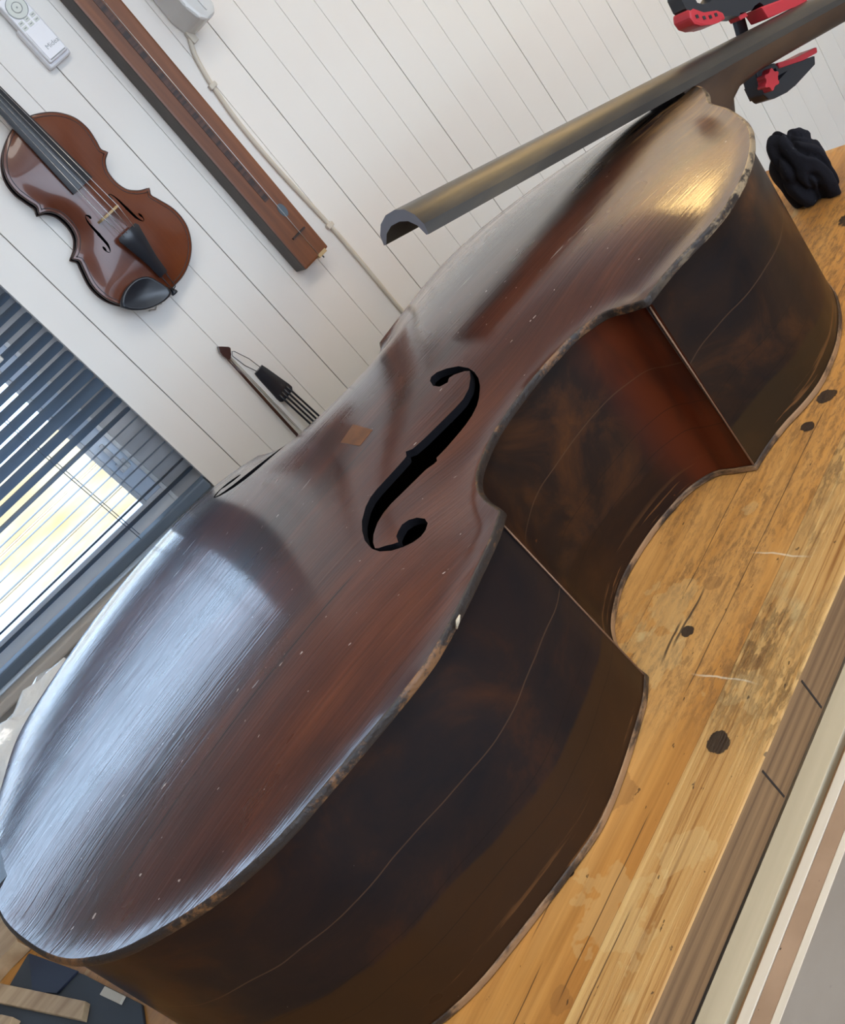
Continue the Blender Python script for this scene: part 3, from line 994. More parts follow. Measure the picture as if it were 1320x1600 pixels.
# ribs: one bent board per bout and side
rn = ['rib_up', 'rib_c', 'rib_low', 'rib_low', 'rib_c', 'rib_up']
for s_, m_ in zip(sp, rn):                      # (the lower edge stands a millimetre inside the back)
    top_l = offset(s_, 0.0048 * SGN, False)
    bot_l = np.array([(a, b * wide(a)) for a, b in offset(s_, 0.0008 * SGN, False)])
    inn_t = offset(s_, 0.009 * SGN, False)
    n_ = len(top_l)
    V, Fs = [], []
    K = 7
    for k in range(K):
        f = k / (K - 1)
        for i in range(n_):
            p = bot_l[i] * (1 - f) + top_l[i] * f
            V.append((p[0], p[1], 0.006 + (ZT - 0.011) * f + 0.0))
    for k in range(K - 1):
        for i in range(n_ - 1):
            a = k * n_ + i
            f = [a, a + 1, a + n_ + 1, a + n_]
            Fs.append(f if SGN < 0 else f)
    mesh('rib', V, Fs, M[m_], bass, True)
# corner edges where two ribs meet
for (cx, cy) in ((0.440, -0.2400), (0.204, -0.274), (0.204, 0.272), (0.408, 0.215)):
    i = min(range(len(outline)), key=lambda i: (outline[i][0] - cx) ** 2 + (outline[i][1] - cy) ** 2)
    p = offset(outline, 0.0044 * SGN)[i]
    q_ = offset(outline, 0.0012 * SGN)[i]
    q_ = np.array([q_[0], q_[1] * wide(q_[0])])
    tube('corner_edge', [(q_[0], q_[1], 0.007), (p[0], p[1], ZT - 0.006)], 0.0009, M['corner'], bass, 6)
# back
back = [(a * 1.0, b * wide(a)) for a, b in outline]
zf = lambda p: np.zeros(len(p))
zn = lambda p: np.tile([0.0, 0, 1], (len(p), 1))
plate('back_plate', [tuple(p) for p in back], [], 0.06, zf, zn, 0.0075, 0.0068, [M['rib_low'], M['edge_back'], M['rib_low']], bass, 0.0012)
# pale repair patch beside the bridge line, saddle, splinter


def onbelly(a, b, lift=0.0):
    return Vector((a, b, ZT + float(hz(np.array([[a, b]]))[0]) + lift))


def decal(name, poly, m, lift=0.0006, base=-0.001):
    n_ = len(poly)
    V = [onbelly(a, b, base) for a, b in poly] + [onbelly(a, b, lift) for a, b in poly]
    Fs = [list(range(n_, 2 * n_))] + [[i, (i + 1) % n_, n_ + (i + 1) % n_, n_ + i] for i in range(n_)]
    return mesh(name, V, Fs, m, bass)


tag(decal('repair_patch', [(0.218, -0.020), (0.242, -0.013), (0.240, -0.056), (0.219, -0.058)], M['patch']), 'small pale orange wood patch let into the belly')
prism('saddle', [(-0.290, -0.030), (-0.262, -0.030), (-0.262, 0.030), (-0.290, 0.030)], lambda a, b, d: Vector((a, b, ZT + d)), -0.006, 0.009, M['ebony_dk'], bass, 0.002)
tube('splinter', [(0.108, -0.3215, ZT + 0.001), (0.112, -0.324, ZT + 0.006), (0.116, -0.323, ZT + 0.007)], [0.0008, 0.0016, 0.0006], M['splinter'], bass, 5)

# fingerboard: hollow arched section at the free end, flat where it is glued to the neck
OUT = [(0.0525, -0.014), (0.0515, -0.003), (0.040, 0.008), (0.022, 0.0155), (0.0, 0.018), (-0.022, 0.0155), (-0.040, 0.008), (-0.0515, -0.003), (-0.0525, -0.014)]
INN = [(-0.047, -0.014), (-0.036, -0.003), (-0.020, 0.0035), (0.0, 0.0055), (0.020, 0.0035), (0.036, -0.003), (0.047, -0.014)]
FLAT = [(-0.047, -0.014), (-0.036, -0.014), (-0.020, -0.014), (0.0, -0.014), (0.020, -0.014), (0.036, -0.014), (0.047, -0.014)]
SLP = -0.308


def fbpt(s, a, b):                          # s along the bass, a across, b normal to the board
    k = (s - 0.434) / 0.9
    sc = 1 - 0.50 * k
    cn = 0.023 - 0.020 * min(1, k * 1.1)
    zc = 0.3415 + SLP * (s - 0.434)
    nz = 1 / math.sqrt(1 + SLP * SLP)
    a *= 0.86 if a < 0 else 1.0
    b = 0.018 - (0.018 - b) * (1 - 0.52 * k)
    return Vector((s - SLP * nz * b, cn + a * sc, zc + nz * b))


secs = []
for s in [0.434, 0.47, 0.55, 0.65, 0.77, 0.781, 0.9, 1.0, 1.1, 1.2, 1.33]:
    low = INN if s < 0.78 else FLAT
    secs.append([fbpt(s, a, b) for a, b in OUT + low])
fb = loft('fingerboard', secs, M['ebony'], bass)
fb.data.materials.append(M['ebony_end'])
for p in fb.data.polygons:
    if len(p.vertices) > 8: p.material_index = 1
sharp(fb, 30)
# neck with heel: half-round shaft under the board, deep heel block at the body
secs = []
prof = [(0.800, 0.160), (0.822, 0.158), (0.838, 0.130), (0.848, 0.075), (0.862, 0.048), (0.885, 0.033), (0.93, 0.027), (1.0, 0.026), (1.1, 0.026), (1.2, 0.026), (1.33, 0.026)]
for s, dep in prof:
    pts = []
    hw = 0.0475 * (1 - 0.5 * (s - 0.434) / 0.9) * (0.98 if s > 0.85 else 0.86)
    if s < 0.85:
        hw = 0.030 + 0.004 * (s - 0.8) / 0.05
    for k in range(13):
        an = math.pi * k / 12
        e_ = 0.55 if s < 0.85 else 0.8
        ca, sa = math.cos(an), math.sin(an)
        a = math.copysign(abs(ca) ** e_, ca) * hw
        b = -0.0142 - dep * abs(sa) ** e_
        q0 = fbpt(s, 0, -0.0142)
        pts.append(Vector((s, q0.y + a, q0.z + (b + 0.0142))))
    secs.append(pts)
loft('neck', secs, M['neck'], bass)
# peg box and nut beyond the frame
p0 = fbpt(1.33, 0, 0)
box('nut', (1.331, p0.y - 0.023, p0.z - 0.03), (1.341, p0.y + 0.023, p0.z + 0.018), M['ebony_dk'], bass, 0.002)
box('peg_box', (1.342, p0.y - 0.03, p0.z - 0.075), (1.56, p0.y + 0.03, p0.z + 0.0), M['neck'], bass, 0.008)

# ================================================================== clamp on the neck
cl = empty('quick_clamp', 'red and black quick action clamp gripping fingerboard and neck', 'clamp', (OB.x, OB.y, ZB), math.atan2(EB.y, EB.x))
mp = lambda a, b, d: Vector((a, d, b))
body = [[0.8870, 0.277], [0.888, 0.292], [0.897, 0.304], [0.915, 0.312], [0.94, 0.305], [0.97, 0.283], [1.02, 0.248], [1.06, 0.215], [1.066, 0.182], [1.04, 0.186], [1.022, 0.193], [0.999, 0.203], [0.994, 0.212], [0.984, 0.214], [0.977, 0.213], [0.958, 0.222], [0.955, 0.22], [0.942, 0.229], [0.931, 0.236], [0.924, 0.249], [0.904, 0.259], [0.89, 0.270]]
hole = [[0.906, 0.279], [0.9065, 0.271], [0.913, 0.2645], [0.925, 0.260], [0.938, 0.262], [0.935, 0.275], [0.92, 0.284]]
prism('clamp_body', body, mp, 0.010, 0.030, M['black_pl'], cl, holes=[hole])
red = [[0.887, 0.2755], [0.89, 0.2695], [0.904, 0.2585], [0.915, 0.2525], [0.924, 0.2485], [0.931, 0.240], [0.93, 0.232], [0.917, 0.236], [0.904, 0.242], [0.891, 0.2495], [0.8835, 0.2575], [0.882, 0.267]]
rg = prism('handle_grip', red, mp, 0.006, 0.033, M['red_pl'], cl, 0.003)
for a, b in ((0.892, 0.2615), (0.9005, 0.2540), (0.9095, 0.2490), (0.9185, 0.2455)):
    prism('grip_dimple', [(a - 0.0022, b - 0.0015), (a + 0.0018, b - 0.0032), (a + 0.0022, b + 0.0012), (a - 0.0018, b + 0.0028)], mp, 0.0054, 0.0064, M['black_pl'], rg)
prism('trigger', [(0.955, 0.221), (0.969, 0.2165), (0.970, 0.2105), (0.956, 0.2145)], mp, 0.012, 0.028, M['red_pl'], cl, 0.001)
# white ring mark (part of the lettering on the body)
ring = bmesh.new()
ro = [(0.954 + 0.0030 * math.cos(t_ * math.pi / 8), 0.2485 + 0.0042 * math.sin(t_ * math.pi / 8)) for t_ in range(16)]
ri = [(0.954 + 0.0017 * math.cos(t_ * math.pi / 8), 0.2485 + 0.0028 * math.sin(t_ * math.pi / 8)) for t_ in range(16)]
ring.free()
prism('letter_mark', ro, mp, 0.0094, 0.0104, M['plastic'], cl, holes=[ri])
prism('upper_pad', [[0.988, 0.2085], [1.062, 0.1795], [1.063, 0.166], [1.052, 0.1685], [1.028, 0.178], [0.991, 0.1905]], mp, 0.006, 0.034, M['red_pl'], cl, 0.002)
prism('lower_pad', [[0.972, 0.142], [0.970, 0.135], [1.012, 0.1165], [1.040, 0.1075], [1.043, 0.114], [1.000, 0.128]], mp, 0.006, 0.034, M['red_pl'], cl, 0.002)
jaw = [[0.936, 0.152], [0.933, 0.139], [0.931, 0.130], [0.935, 0.121], [0.944, 0.115], [0.967, 0.109], [0.978, 0.1085], [1.012, 0.1145], [1.030, 0.110], [1.012, 0.117], [0.971, 0.1345], [0.969, 0.139], [0.95, 0.150]]
jaw = [[0.936, 0.157], [0.932, 0.139], [0.930, 0.127], [0.934, 0.117], [0.944, 0.111], [0.967, 0.103], [0.982, 0.101], [1.030, 0.098], [1.036, 0.107], [1.010, 0.1165], [0.970, 0.1345], [0.970, 0.1440], [0.95, 0.151]]
prism('lower_jaw', jaw, mp, 0.008, 0.032, M['black_pl'], cl, 0.002)
prism('jaw_recess', [[0.953, 0.142], [0.966, 0.139], [0.966, 0.135], [0.954, 0.138]], mp, 0.0074, 0.0086, M['inside'], cl)
prism('jaw_recess', [[0.955, 0.132], [0.982, 0.1235], [0.958, 0.1245]], mp, 0.0074, 0.0086, M['inside'], cl)
kn = [(0.940 + 0.0125 * (1 + 0.22 * math.cos(6 * t_ * math.pi / 18)) * math.cos(t_ * math.pi / 18), 0.138 + 0.0105 * (1 + 0.22 * math.cos(6 * t_ * math.pi / 18)) * math.sin(t_ * math.pi / 18)) for t_ in range(36)]
prism('release_knob', kn, mp, -0.004, 0.009, M['red_pl'], cl, 0.0015)
prism('bar', [(1.000, 0.255), (1.017, 0.250), (0.972, 0.100), (0.957, 0.105)], mp, 0.0455, 0.052, M['steel'], cl, 0.0006)
prism('bar_bracket', [(0.985, 0.235), (1.035, 0.215), (1.03, 0.198), (0.98, 0.213)], mp, 0.030, 0.0453, M['black_pl'], cl)
prism('bar_bracket', [(0.945, 0.135), (0.99, 0.12), (0.985, 0.109), (0.944, 0.117)], mp, 0.030, 0.0453, M['black_pl'], cl)

# ================================================================== black cloth behind the upper bout
bm = bmesh.new()
bmesh.ops.create_icosphere(bm, subdivisions=5, radius=1)
from mathutils import noise as mn
for v in bm.verts:
    d = v.co.normalized()
    an = math.atan2(d.y, d.x)
    fold = abs(math.sin(1.5 * an + 1.3 + 1.1 * d.z + 0.8 * mn.noise(d * 1.3))) ** 0.6
    crease = 0.16 * (1 - abs(math.sin(2.5 * an + 2.2 * d.z + 2 * mn.noise(d * 1.1 + Vector((5, 0, 0)))))) ** 3
    r_ = 0.74 + 0.26 * fold + 0.20 * mn.noise(d * 1.4 + Vector((2, 1, 0))) - crease * 1.6 + 0.025 * mn.noise(d * 5)
    v.co = Vector((d.x * r_ * 0.030, d.y * r_ * 0.044, max(-0.040, d.z * r_ * 0.062)))
cloth = bm_obj('black_cloth', bm, M['cloth'], None, smooth=True)
cloth.location = (0.893, 0.797, ZB + 0.0415)
cloth.rotation_euler = (0, 0, math.radians(-15))
tag(cloth, 'crumpled black cloth bunched on the bench behind the upper bout', 'cloth')

# ================================================================== violin on the wall
vb, vtp = wall((271, 448), 0.045), wall((31, 190), 0.045)
UPv = (vtp - vb); VL = UPv.length; UPv.normalize()
VX = Vector((-1, 0, 0))
TOW = Vector((0, -1, 0))
RIv = TOW.cross(UPv) * -1
vio = empty('violin', 'reddish brown violin with black fittings hanging on the boarded wall', 'violin')
Mv = Matrix((UPv, RIv.cross(TOW) * 0 + TOW.cross(UPv), TOW)).transposed().to_4x4()
Mv.translation = Vector((vb.x, D, vb.z))
vio.matrix_world = Mv                      # local: x up along the body, y to its left as seen, z towards the room
S_ = VL / 0.356
half = [(0, 0), (0.002, 0.03), (0.012, 0.058), (0.03, 0.082), (0.055, 0.0985), (0.078, 0.1035), (0.10, 0.1015), (0.125, 0.0925), (0.138, 0.0880), (0.148, 0.0945)]
halfc = [(0.148, 0.0945), (0.152, 0.084), (0.158, 0.074), (0.17, 0.062), (0.185, 0.0565), (0.20, 0.0555), (0.215, 0.058), (0.226, 0.065), (0.232, 0.072), (0.236, 0.0815)]
halfu = [(0.236, 0.0815), (0.246, 0.0755), (0.262, 0.0795), (0.285, 0.083), (0.31, 0.0775), (0.333, 0.059), (0.348, 0.034), (0.355, 0.012), (0.356, 0.0)]
hs = [p for s in (half, halfc, halfu) for p in spline([(a * S_, b * S_) for a, b in s], 0.004)[:-1]]
vout = [tuple(p) for p in hs] + [(0.356 * S_, 0.0)] + [(a, -b) for a, b in hs[:0:-1]]
vout = vout[::-1]


def vf(sgn):
    o_ = []
    for a, b in FH:
        o_.append(((0.115 + (a - 0.13) * 0.345) * S_, sgn * (0.020 + (-b - 0.05) * 0.155) * S_))
    return o_ if sgn < 0 else o_[::-1]


vhz, vhn = arch(vout, 0.0018, 0.05, lambda s: 0.0155 * np.sin(np.pi * np.clip(s / (0.356 * S_), 0, 1)) ** 0.5, 1.5, 1200)
vz = 0.034
plate('top_plate', vout, [vf(1), vf(-1)], 0.0045, vhz, vhn, vz, 0.0035, [M['violin'], M['violin_dk'], M['inside']], vio, 0.0022)
plate('back_plate', vout, [], 0.02, lambda p: np.zeros(len(p)), zn, 0.0045, 0.0035, [M['inside'], M['violin_dk'], M['violin_dk']], vio, 0.002)
ins_ = offset(vout, 0.003 * (1 if area(vout) > 0 else -1))
V = [(a, b, 0.004) for a, b in ins_] + [(a, b, vz - 0.002) for a, b in ins_]
n_ = len(ins_)
mesh('rib', V, [[i, (i + 1) % n_, n_ + (i + 1) % n_, n_ + i] for i in range(n_)], M['violin_dk'], vio, True)


pf = offset(vout, 0.0042 * (1 if area(vout) > 0 else -1))
pz = vhz(np.array(pf)) + vz
tube('purfling', [(a, b, c + 0.0001) for (a, b), c in zip(pf, pz)][::2], 0.0006, M['ebony_dk'], vio, 5)


def vsec(x, hw, z0, z1, ar):
    return [Vector((x, hw, z0)), Vector((x, hw, z1)), Vector((x, hw * 0.5, z1 + ar * 0.75)), Vector((x, 0, z1 + ar)), Vector((x, -hw * 0.5, z1 + ar * 0.75)), Vector((x, -hw, z1)), Vector((x, -hw, z0))]


S = S_
loft('fingerboard', [vsec(0.222 * S, 0.021, 0.058, 0.062, 0.005), vsec(0.36 * S, 0.0165, 0.046, 0.051, 0.004), vsec(0.488 * S, 0.012, 0.040, 0.045, 0.003)], M['ebony_dk'], vio)
loft('neck', [[Vector((x, hw * math.cos(a), zt - dp * math.sin(a))) for a in [math.pi * k / 8 for k in range(9)]] for x, hw, zt, dp in ((0.352 * S, 0.016, 0.0455, 0.040), (0.372 * S, 0.0150, 0.0447, 0.022), (0.40 * S, 0.0145, 0.0435, 0.017), (0.488 * S, 0.0118, 0.0398, 0.015))], M['violin'], vio)
box('nut', (0.489 * S, -0.012, 0.034), (0.494 * S, 0.012, 0.049), M['ebony_dk'], vio, 0.001)
loft('peg_box', [[Vector((x, -hw, z0)), Vector((x, hw, z0)), Vector((x, hw, z1)), Vector((x, -hw, z1))] for x, hw, z0, z1 in ((0.495 * S, 0.012, 0.024, 0.042), (0.53 * S, 0.012, 0.012, 0.036), (0.565 * S, 0.008, 0.004, 0.022))], M['violin'], vio, smooth=False)
for k in range(4):
    yy = 0.03 if k % 2 else -0.03
    px = (0.503 + 0.014 * k) * S
    tube('peg', [(px, -yy * 0.5, 0.028 - k * 0.003), (px, yy * 0.6, 0.028 - k * 0.003), (px, yy * 0.75, 0.028 - k * 0.003), (px, yy * 1.1, 0.028 - k * 0.003)], [0.0025, 0.003, 0.006, 0.006], M['ebony_dk'], vio, 8)
tube('scroll', [(0.575 * S + 0.012 * (1 - k / 16) * math.cos(k * 0.6), 0, 0.016 + 0.012 * (1 - k / 16) * math.sin(k * 0.6)) for k in range(14)], 0.007, M['violin'], vio, 8)
zb = float(vhz(np.array([[0.163 * S, 0.0]]))[0]) + vz
prism('bridge', [(-0.021, 0), (-0.015, 0.002), (-0.010, 0.006), (0.010, 0.006), (0.015, 0.002), (0.021, 0), (0.020, 0.010), (0.0185, 0.022), (0.010, 0.028), (0, 0.030), (-0.010, 0.028), (-0.0185, 0.022), (-0.020, 0.010)],
      lambda a, b, d: Vector((0.163 * S + d, a, zb - 0.001 + b)), -0.0018, 0.0018, M['bridge'], vio)
loft('tailpiece', [vsec(0.028 * S, 0.0085, 0.050, 0.054, 0.003), vsec(0.06 * S, 0.0105, 0.056, 0.061, 0.004), vsec(0.105 * S, 0.0185, 0.066, 0.070, 0.006), vsec(0.118 * S, 0.0215, 0.068, 0.071, 0.006), vsec(0.124 * S, 0.019, 0.069, 0.071, 0.005)], M['ebony_dk'], vio)
tube('tail_gut', [(0.03 * S, 0.005, 0.052), (-0.002, 0.004, 0.042), (-0.006, 0, 0.025), (-0.002, -0.004, 0.042), (0.03 * S, -0.005, 0.052)], 0.0009, M['ebony_dk'], vio, 6)
tube('end_button', [(0.0, 0, 0.022), (-0.006, 0, 0.022), (-0.010, 0, 0.022), (-0.013, 0, 0.022)], [0.004, 0.004, 0.0065, 0.006], M['ebony_dk'], vio, 10)
for yy in (0.0165, 0.0055, -0.0055, -0.0165):
    top_z = zb + 0.0305 - abs(yy) * 0.2
    tube('string', [(0.120 * S, yy * 0.72, 0.0755), (0.163 * S, yy * 0.95, top_z), (0.488 * S, yy * 0.5, 0.0505)], 0.00055, M['string'], vio, 5)
# chin rest: shaped cup left of the tailpiece
bm = bmesh.new()
cr = spline([(0.0346, 0.0905), (0.0457, 0.0769), (0.0506, 0.0587), (0.0493, 0.0387), (0.0407, 0.0222), (0.0252, 0.0151), (0.003, 0.0095), (-0.0043, 0.0119), (-0.0058, 0.0291), (0.0024, 0.057), (0.0144, 0.0752), (0.0247, 0.0847)], 0.008, True)
NC = len(cr)
prof = [(1.0, 0.0), (1.02, 0.006), (0.97, 0.011), (0.88, 0.0105), (0.5, 0.007), (0.0, 0.006)]
rings = []
zc0 = vz + 0.009
cx_, cy_ = 0.024, 0.046
for sc_, dz in prof[:-1]:
    rings.append([bm.verts.new((cx_ + (a - cx_) * sc_, cy_ + (b - cy_) * sc_, zc0 + dz)) for a, b in cr])
for r0, r1 in zip(rings, rings[1:]):
    for k in range(NC):
        bm.faces.new((r0[k], r0[(k + 1) % NC], r1[(k + 1) % NC], r1[k]))
cv = bm.verts.new((cx_, cy_, zc0 + prof[-1][1]))
for k in range(NC): bm.faces.new((rings[-1][k], rings[-1][(k + 1) % NC], cv))
bm.faces.new(rings[0][::-1])
ch = bm_obj('chin_rest', bm, M['ebony_dk'], vio, smooth=True)
tube('clamp_bracket', [(-0.006, 0.035, 0.004), (-0.006, 0.035, zc0), (0.004, 0.035, zc0 + 0.004), (-0.006, 0.05, zc0), (-0.006, 0.05, 0.004)], 0.0016, M['string'], ch, 6)
vw = vio.matrix_world
hk = tube('wall_hook', [vw @ Vector((0.50 * S, 0.0, 0.001)) - Vector((0, 0.0, 0)), vw @ Vector((0.50 * S, 0.0, 0.012)), vw @ Vector((0.492 * S, 0.0, 0.018))], 0.003, M['string'], None, 8)
tag(hk, 'small steel hook holding the violin neck on the wall', 'hook')

# ================================================================== monochord (long one stringed wooden board)
bl0, br0 = wall((460, 430), 0.0), wall((513, 385), 0.045)
mono = empty('monochord', 'long brown wooden one stringed monochord hanging beside the white cable', 'monochord', (0, D, 0))
fL, fR = wall((480, 424), 0.048).x, wall((513, 385), 0.048).x
zbm = (wall((470, 430), 0.03).z + wall((508, 392), 0.048).z) / 2
xm = (fL + fR) / 2
hw = (fR - fL) / 2
mono.location = (xm, D, zbm)
ZL = 0.95
bm = bmesh.new()
bbox(bm, (-hw, -0.048, 0.002), (hw, -0.0005, ZL))
mb = bm_obj('box_body', bm, M['mono'], mono, bevel=0.004)
mb.data.materials.append(M['mono_side'])
for p in mb.data.polygons:
    if p.normal.x < -0.7: p.material_index = 1
sl = xm
box('fret_strip', (-hw * 0.22, -0.0492, 0.135), (hw * 0.10, -0.0478, ZL - 0.05), M['strip'], mono)
hl = [(hw * 0.28 + 0.0075 * math.cos(k * math.pi / 8), 0.105 + 0.013 * math.sin(k * math.pi / 8)) for k in range(16)]
prism('sound_hole', hl, lambda a, b, d: Vector((a, -0.048 + d, b)), -0.0008, 0.001, M['hole'], mono)
tube('string', [(0.006, -0.0495, 0.004), (hw * 0.14, -0.053, 0.06), (hw * 0.14, -0.052, ZL - 0.01)], 0.0006, M['string'], mono, 6)
prism('bridge', [(-0.013, 0.056), (0.019, 0.056), (0.019, 0.059), (-0.013, 0.059)], lambda a, b, d: Vector((a, -0.048 + d, b)), -0.0045, 0.0, M['strip'], mono)
box('tail_plate', (0.004, -0.050, -0.001), (0.024, -0.022, 0.006), M['bridge'], mono, 0.001)
tube('tail_pin', [(0.012, -0.046, -0.001), (0.012, -0.046, -0.006)], 0.0014, M['ebony_dk'], mono, 8)

# ================================================================== remote control in its wall holder
c1, c2 = wall((80, 110), 0.012), wall((110, 80), 0.020)
rw = c2.x - c1.x + 0.002
rem = empty('remote_control', 'white remote control in a white wall holder above the violin', 'remote control', (c1.x + rw / 2, D, c1.z))
h2 = rw / 2
box('holder', (-h2, -0.018, 0), (h2, -0.0005, 0.070), M['plastic'], rem, 0.005, 3)
box('body', (-h2 + 0.003, -0.026, 0.006), (h2 - 0.003, -0.006, 0.142), M['plastic'], rem, 0.004, 3)
box('cover', (-h2 + 0.006, -0.0275, 0.010), (h2 - 0.006, -0.0255, 0.058), M['plastic'], rem, 0.0009)
box('cover_gap', (-h2 + 0.007, -0.0264, 0.0088), (h2 - 0.007, -0.0252, 0.0100), M['grey_btn'], rem)


def disc(name, x, z, r0, r1, y, m, parent, n=28):
    po = [(x + r1 * math.cos(2 * math.pi * k / n), z + r1 * math.sin(2 * math.pi * k / n)) for k in range(n)]
    pi_ = [[(x + r0 * math.cos(2 * math.pi * k / n), z + r0 * math.sin(2 * math.pi * k / n)) for k in range(n)]] if r0 > 0 else []
    return prism(name, po, lambda a, b, d: Vector((a, y + d, b)), -0.0009, 0.0009, m, parent, holes=pi_)


disc('dial_rim', 0, 0.0905, 0.0158, 0.0168, -0.0262, M['grey_btn'], rem)
disc('dial_pad', 0, 0.0905, 0.0085, 0.0155, -0.0262, M['pad'], rem)
disc('centre_rim', 0, 0.0905, 0.0072, 0.0082, -0.0262, M['grey_btn'], rem)
disc('centre_button', 0, 0.0905, 0, 0.0070, -0.0264, M['pad'], rem)
disc('centre_dot', 0, 0.0905, 0, 0.0014, -0.0272, M['grey_btn'], rem, 10)
for r_, z in enumerate((0.0710, 0.0630)):
    for x in (-0.012, 0, 0.012):
        b_ = box('button', (x - 0.0042, -0.0268, z - 0.003), (x + 0.0042, -0.0255, z + 0.003), M['pad'], rem, 0.0006)
        box('symbol', (x - 0.0022, -0.0272, z - 0.0008), (x + 0.0022, -0.0266, z + 0.0008), M['grey_btn'], b_)
disc('power_button', -0.011, 0.117, 0, 0.0058, -0.0264, M['orange'], rem)
disc('mode_button', 0.011, 0.117, 0, 0.0058, -0.0264, M['pad'], rem)
cu = bpy.data.curves.new('lettering', 'FONT')
cu.body = 'Midea'
cu.size = 0.0105
cu.extrude = 0.0002
cu.align_x = 'CENTER'
to = bpy.data.objects.new('lettering', cu)
C.objects.link(to)
dg = bpy.context.evaluated_depsgraph_get()
tme = bpy.data.meshes.new_from_object(to.evaluated_get(dg))
bpy.data.objects.remove(to)
tme.materials.clear()
tme.materials.append(M['grey_btn'])
to = bpy.data.objects.new('lettering', tme)
C.objects.link(to)
to.parent = rem
to.location = (0.004, -0.0277, 0.022)
to.rotation_euler = (math.pi / 2, 0, 0)

# ================================================================== frosted box and ivory cable
fx0, fx1 = wall((270, 10), 0.05).x, wall((345, 30), 0.06).x
zb0 = wall((312, 45), 0.05).z
fbx = empty('plastic_box', 'frosted pale plastic box fixed high on the boarded wall', 'box', ((fx0 + fx1) / 2, D, zb0))
hwf = (fx1 - fx0) / 2
prism('box_shell', [(-hwf, 0.20), (-hwf, 0.035), (-hwf * 0.72, 0.010), (-hwf * 0.3, 0.0), (hwf * 0.5, 0.0), (hwf * 0.85, 0.012), (hwf, 0.035), (hwf, 0.20)], lambda a, b, d: Vector((a, d, b)), -0.085, -0.001, M['frost'], fbx, 0.008, seg=3)
prism('box_rib', [(-hwf * 0.55, 0.2), (-hwf * 0.45, 0.2), (hwf * 0.15, 0.012), (hwf * 0.05, 0.012)], lambda a, b, d: Vector((a, d, b)), -0.0875, -0.083, M['frost'], fbx, 0.001)
box('cable_gland', (-hwf * 0.55 - 0.006, -0.014, -0.010), (-hwf * 0.55 + 0.006, -0.003, 0.012), M['ivory'], fbx, 0.002)
cp = [(296, 42), (297, 62), (304, 85), (315, 106), (332, 134), (370, 188), (430, 260), (515, 352), (560, 404), (620, 476), (700, 570), (760, 645)]
cpts = [wall(p, 0.0055) for p in cp]
cable = empty('wall_cable', 'ivory cable clipped down the wall from the frosted box', 'cable', (cpts[4].x, D, cpts[-1].z))
cs = [Vector(p) - cable.location for p in spline([tuple(p) for p in cpts], 0.01)]
tube('sheath', cs, 0.0042, M['ivory'], cable, 10)
for p in ((332, 134), (515, 352)):
    q_ = wall(p, 0.0055) - cable.location
    box('clip', (q_.x - 0.0075, -0.011, q_.z - 0.0045), (q_.x + 0.0075, -0.0003, q_.z + 0.0045), M['ivory'], cable, 0.002)

# ================================================================== bow and spare tailpiece on the wall
bt, bb = wall((352, 556), 0.012), wall((468, 680), 0.012)
dwn = (bb - bt).normalized()
bow = empty('violin_bow', 'dark violin bow hanging tip up on the wall beside the black tailpiece', 'bow', (bt.x, D, bt.z))
Lb = 0.66
stick = [Vector((0, -0.012, 0)) + dwn * (Lb * k / 14) for k in range(15)]
tube('stick', [p + Vector((0.004 * math.sin(math.pi * k / 14) * -1, 0, 0)) for k, p in enumerate(stick)], [0.0027 + 0.0012 * k / 14 for k in range(15)], M['violin_dk'], bow, 8)
sd = Vector((-dwn.z, 0, dwn.x))
if sd.x < 0: sd = -sd
hp = lambda a, b, d: dwn * a + sd * b + Vector((0, d, 0))
prism('bow_head', [(0.006, -0.0028), (-0.004, -0.0045), (-0.013, -0.0035), (-0.022, 0.0005), (-0.017, 0.006), (-0.008, 0.015), (-0.004, 0.0165), (0.000, 0.013), (0.004, 0.008), (0.010, 0.003)], hp, -0.016, -0.008, M['violin_dk'], bow, 0.0012)
prism('hair', [(-0.002, 0.0065), (-0.001, 0.0145), (Lb - 0.05, 0.020), (Lb - 0.05, 0.012)], hp, -0.0135, -0.0120, M['cord'], bow)
prism('frog', [(Lb - 0.06, 0.003), (Lb - 0.06, 0.018), (Lb - 0.01, 0.018), (Lb - 0.01, 0.003)], hp, -0.017, -0.007, M['ebony_dk'], bow, 0.001)
t0, t1 = wall((404, 577), 0.016), wall((490, 655), 0.016)
dt = (t1 - t0).normalized()
st_ = Vector((-dt.z, 0, dt.x))
if st_.x < 0: st_ = -st_
tp = empty('spare_tailpiece', 'black tailpiece with four dark strings hung by its loop on the wall', 'tailpiece', (t0.x, D, t0.z))
tq = lambda a, b, d: dt * a + st_ * b + Vector((0, d, 0))
hwT = 0.0105
secs = []
for a, h_ in ((0, 0.0105), (0.012, 0.0125), (0.04, 0.0158), (0.062, 0.0185), (0.070, 0.0185), (0.074, 0.015)):
    secs.append([tq(a, h_, -0.012), tq(a, h_, -0.016), tq(a, h_ * 0.5, -0.0195), tq(a, 0, -0.0205), tq(a, -h_ * 0.5, -0.0195), tq(a, -h_, -0.016), tq(a, -h_, -0.012)])
loft('tailpiece_body', secs, M['ebony_dk'], tp)
for b in (-0.0105, -0.0035, 0.0035, 0.0105):
    tube('string', [tq(0.060, b, -0.020), tq(0.078, b * 1.05, -0.0195), tq(0.16, b * 1.1, -0.017), tq(0.34, b * 0.9, -0.012)], 0.0021, M['ebony_dk'], tp, 6)
e1 = wall((366, 549), 0.014) - tp.location
e2 = wall((363, 556), 0.014) - tp.location
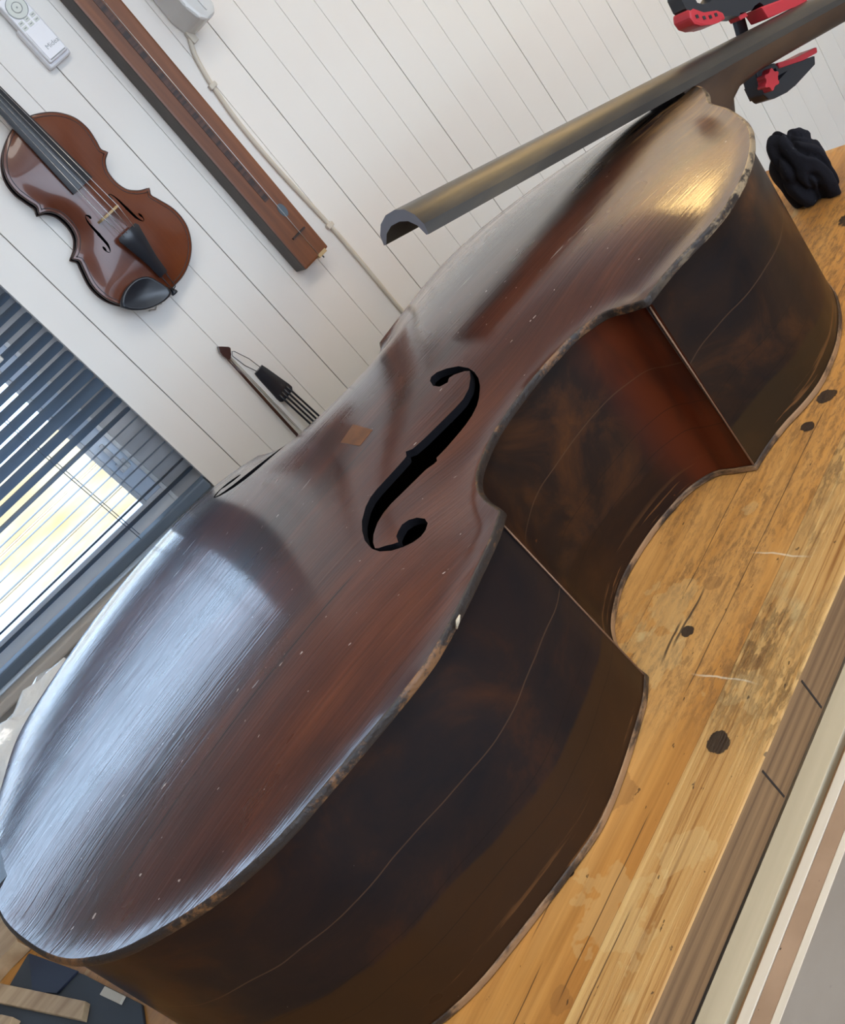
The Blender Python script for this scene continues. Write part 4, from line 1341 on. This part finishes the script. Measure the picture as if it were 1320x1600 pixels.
tube('tail_gut', [tq(0.004, 0.005, -0.017), (tq(0.004, 0.005, -0.017) + e1) / 2 + st_ * 0.003, e1, e1 + dt * -0.003 + st_ * -0.003, e2, (tq(0.004, -0.004, -0.017) + e2) / 2 - st_ * 0.003, tq(0.004, -0.004, -0.017)], 0.0007, M['ebony_dk'], tp, 6)

# ================================================================== clutter at the left end of the bench


def bq(u, v, z=0.0): return UB * u + VB * v + Vector((0, 0, ZB + z))


def flat(name, poly, z0, z1, m, label, cat, bevel=0.001):
    o = prism(name, poly, lambda a, b, d: bq(a, b, d), z0, z1, M[m], None, bevel)
    return tag(o, label, cat)


flat('mat', [(-0.300, 0.88), (-0.300, 1.16), (-0.208, 1.185), (-0.174, 1.037), (-0.150, 0.905), (-0.160, 0.88)], 0.0004, 0.004, 'mat', 'dark grey mat lying on the bench under the wooden offcuts', 'mat')
flat('wood_block', [(-0.235, 1.207), (-0.203, 1.190), (-0.190, 1.345), (-0.40, 1.345), (-0.40, 1.23)], 0.0006, 0.022, 'offcut', 'light brown board offcut behind the bass lower end', 'board', 0.0015)
flat('navy_card', [(-0.206, 1.178), (-0.176, 1.050), (-0.206, 1.060), (-0.226, 1.110)], 0.0045, 0.007, 'navy', 'dark navy card lying between board offcut and wooden strip', 'card', 0.0005)
flat('wood_strip', [(-0.268, 1.180), (-0.252, 1.196), (-0.186, 0.988), (-0.199, 0.972)], 0.0045, 0.012, 'offcut', 'narrow pale wooden strip lying on the dark mat', 'wood strip', 0.001)
flat('wood_chip', [(-0.164, 0.979), (-0.156, 0.936), (-0.164, 0.934), (-0.173, 0.978)], 0.0045, 0.008, 'chipw', 'tiny pale wood chip near the bass lower rib', 'wood chip', 0.0006)
flat('wood_block', [(-0.285, 1.115), (-0.262, 1.125), (-0.252, 1.095), (-0.275, 1.085)], 0.0045, 0.016, 'offcut', 'small brown wood block at the lower left corner', 'wood block', 0.001)
# crumpled clear bag behind the lower bout
bm = bmesh.new()
bmesh.ops.create_icosphere(bm, subdivisions=5, radius=1)
for v in bm.verts:
    d = v.co.normalized()
    r_ = 1 + 0.22 * mn.noise(d * 1.8) + 0.16 * abs(mn.noise(d * 4.5)) + 0.06 * mn.noise(d * 11)
    v.co = Vector((d.x * r_ * 0.16, d.y * r_ * 0.07, max(-0.088, d.z * r_ * 0.092)))
bag = bm_obj('plastic_bag', bm, M['film'], None, smooth=True)
bag.location = (-0.245, 1.245, ZB + 0.0895)
bag.rotation_euler = (0, 0, math.radians(12))
tag(bag, 'crumpled clear plastic bag glinting behind the bass lower bout', 'bag')
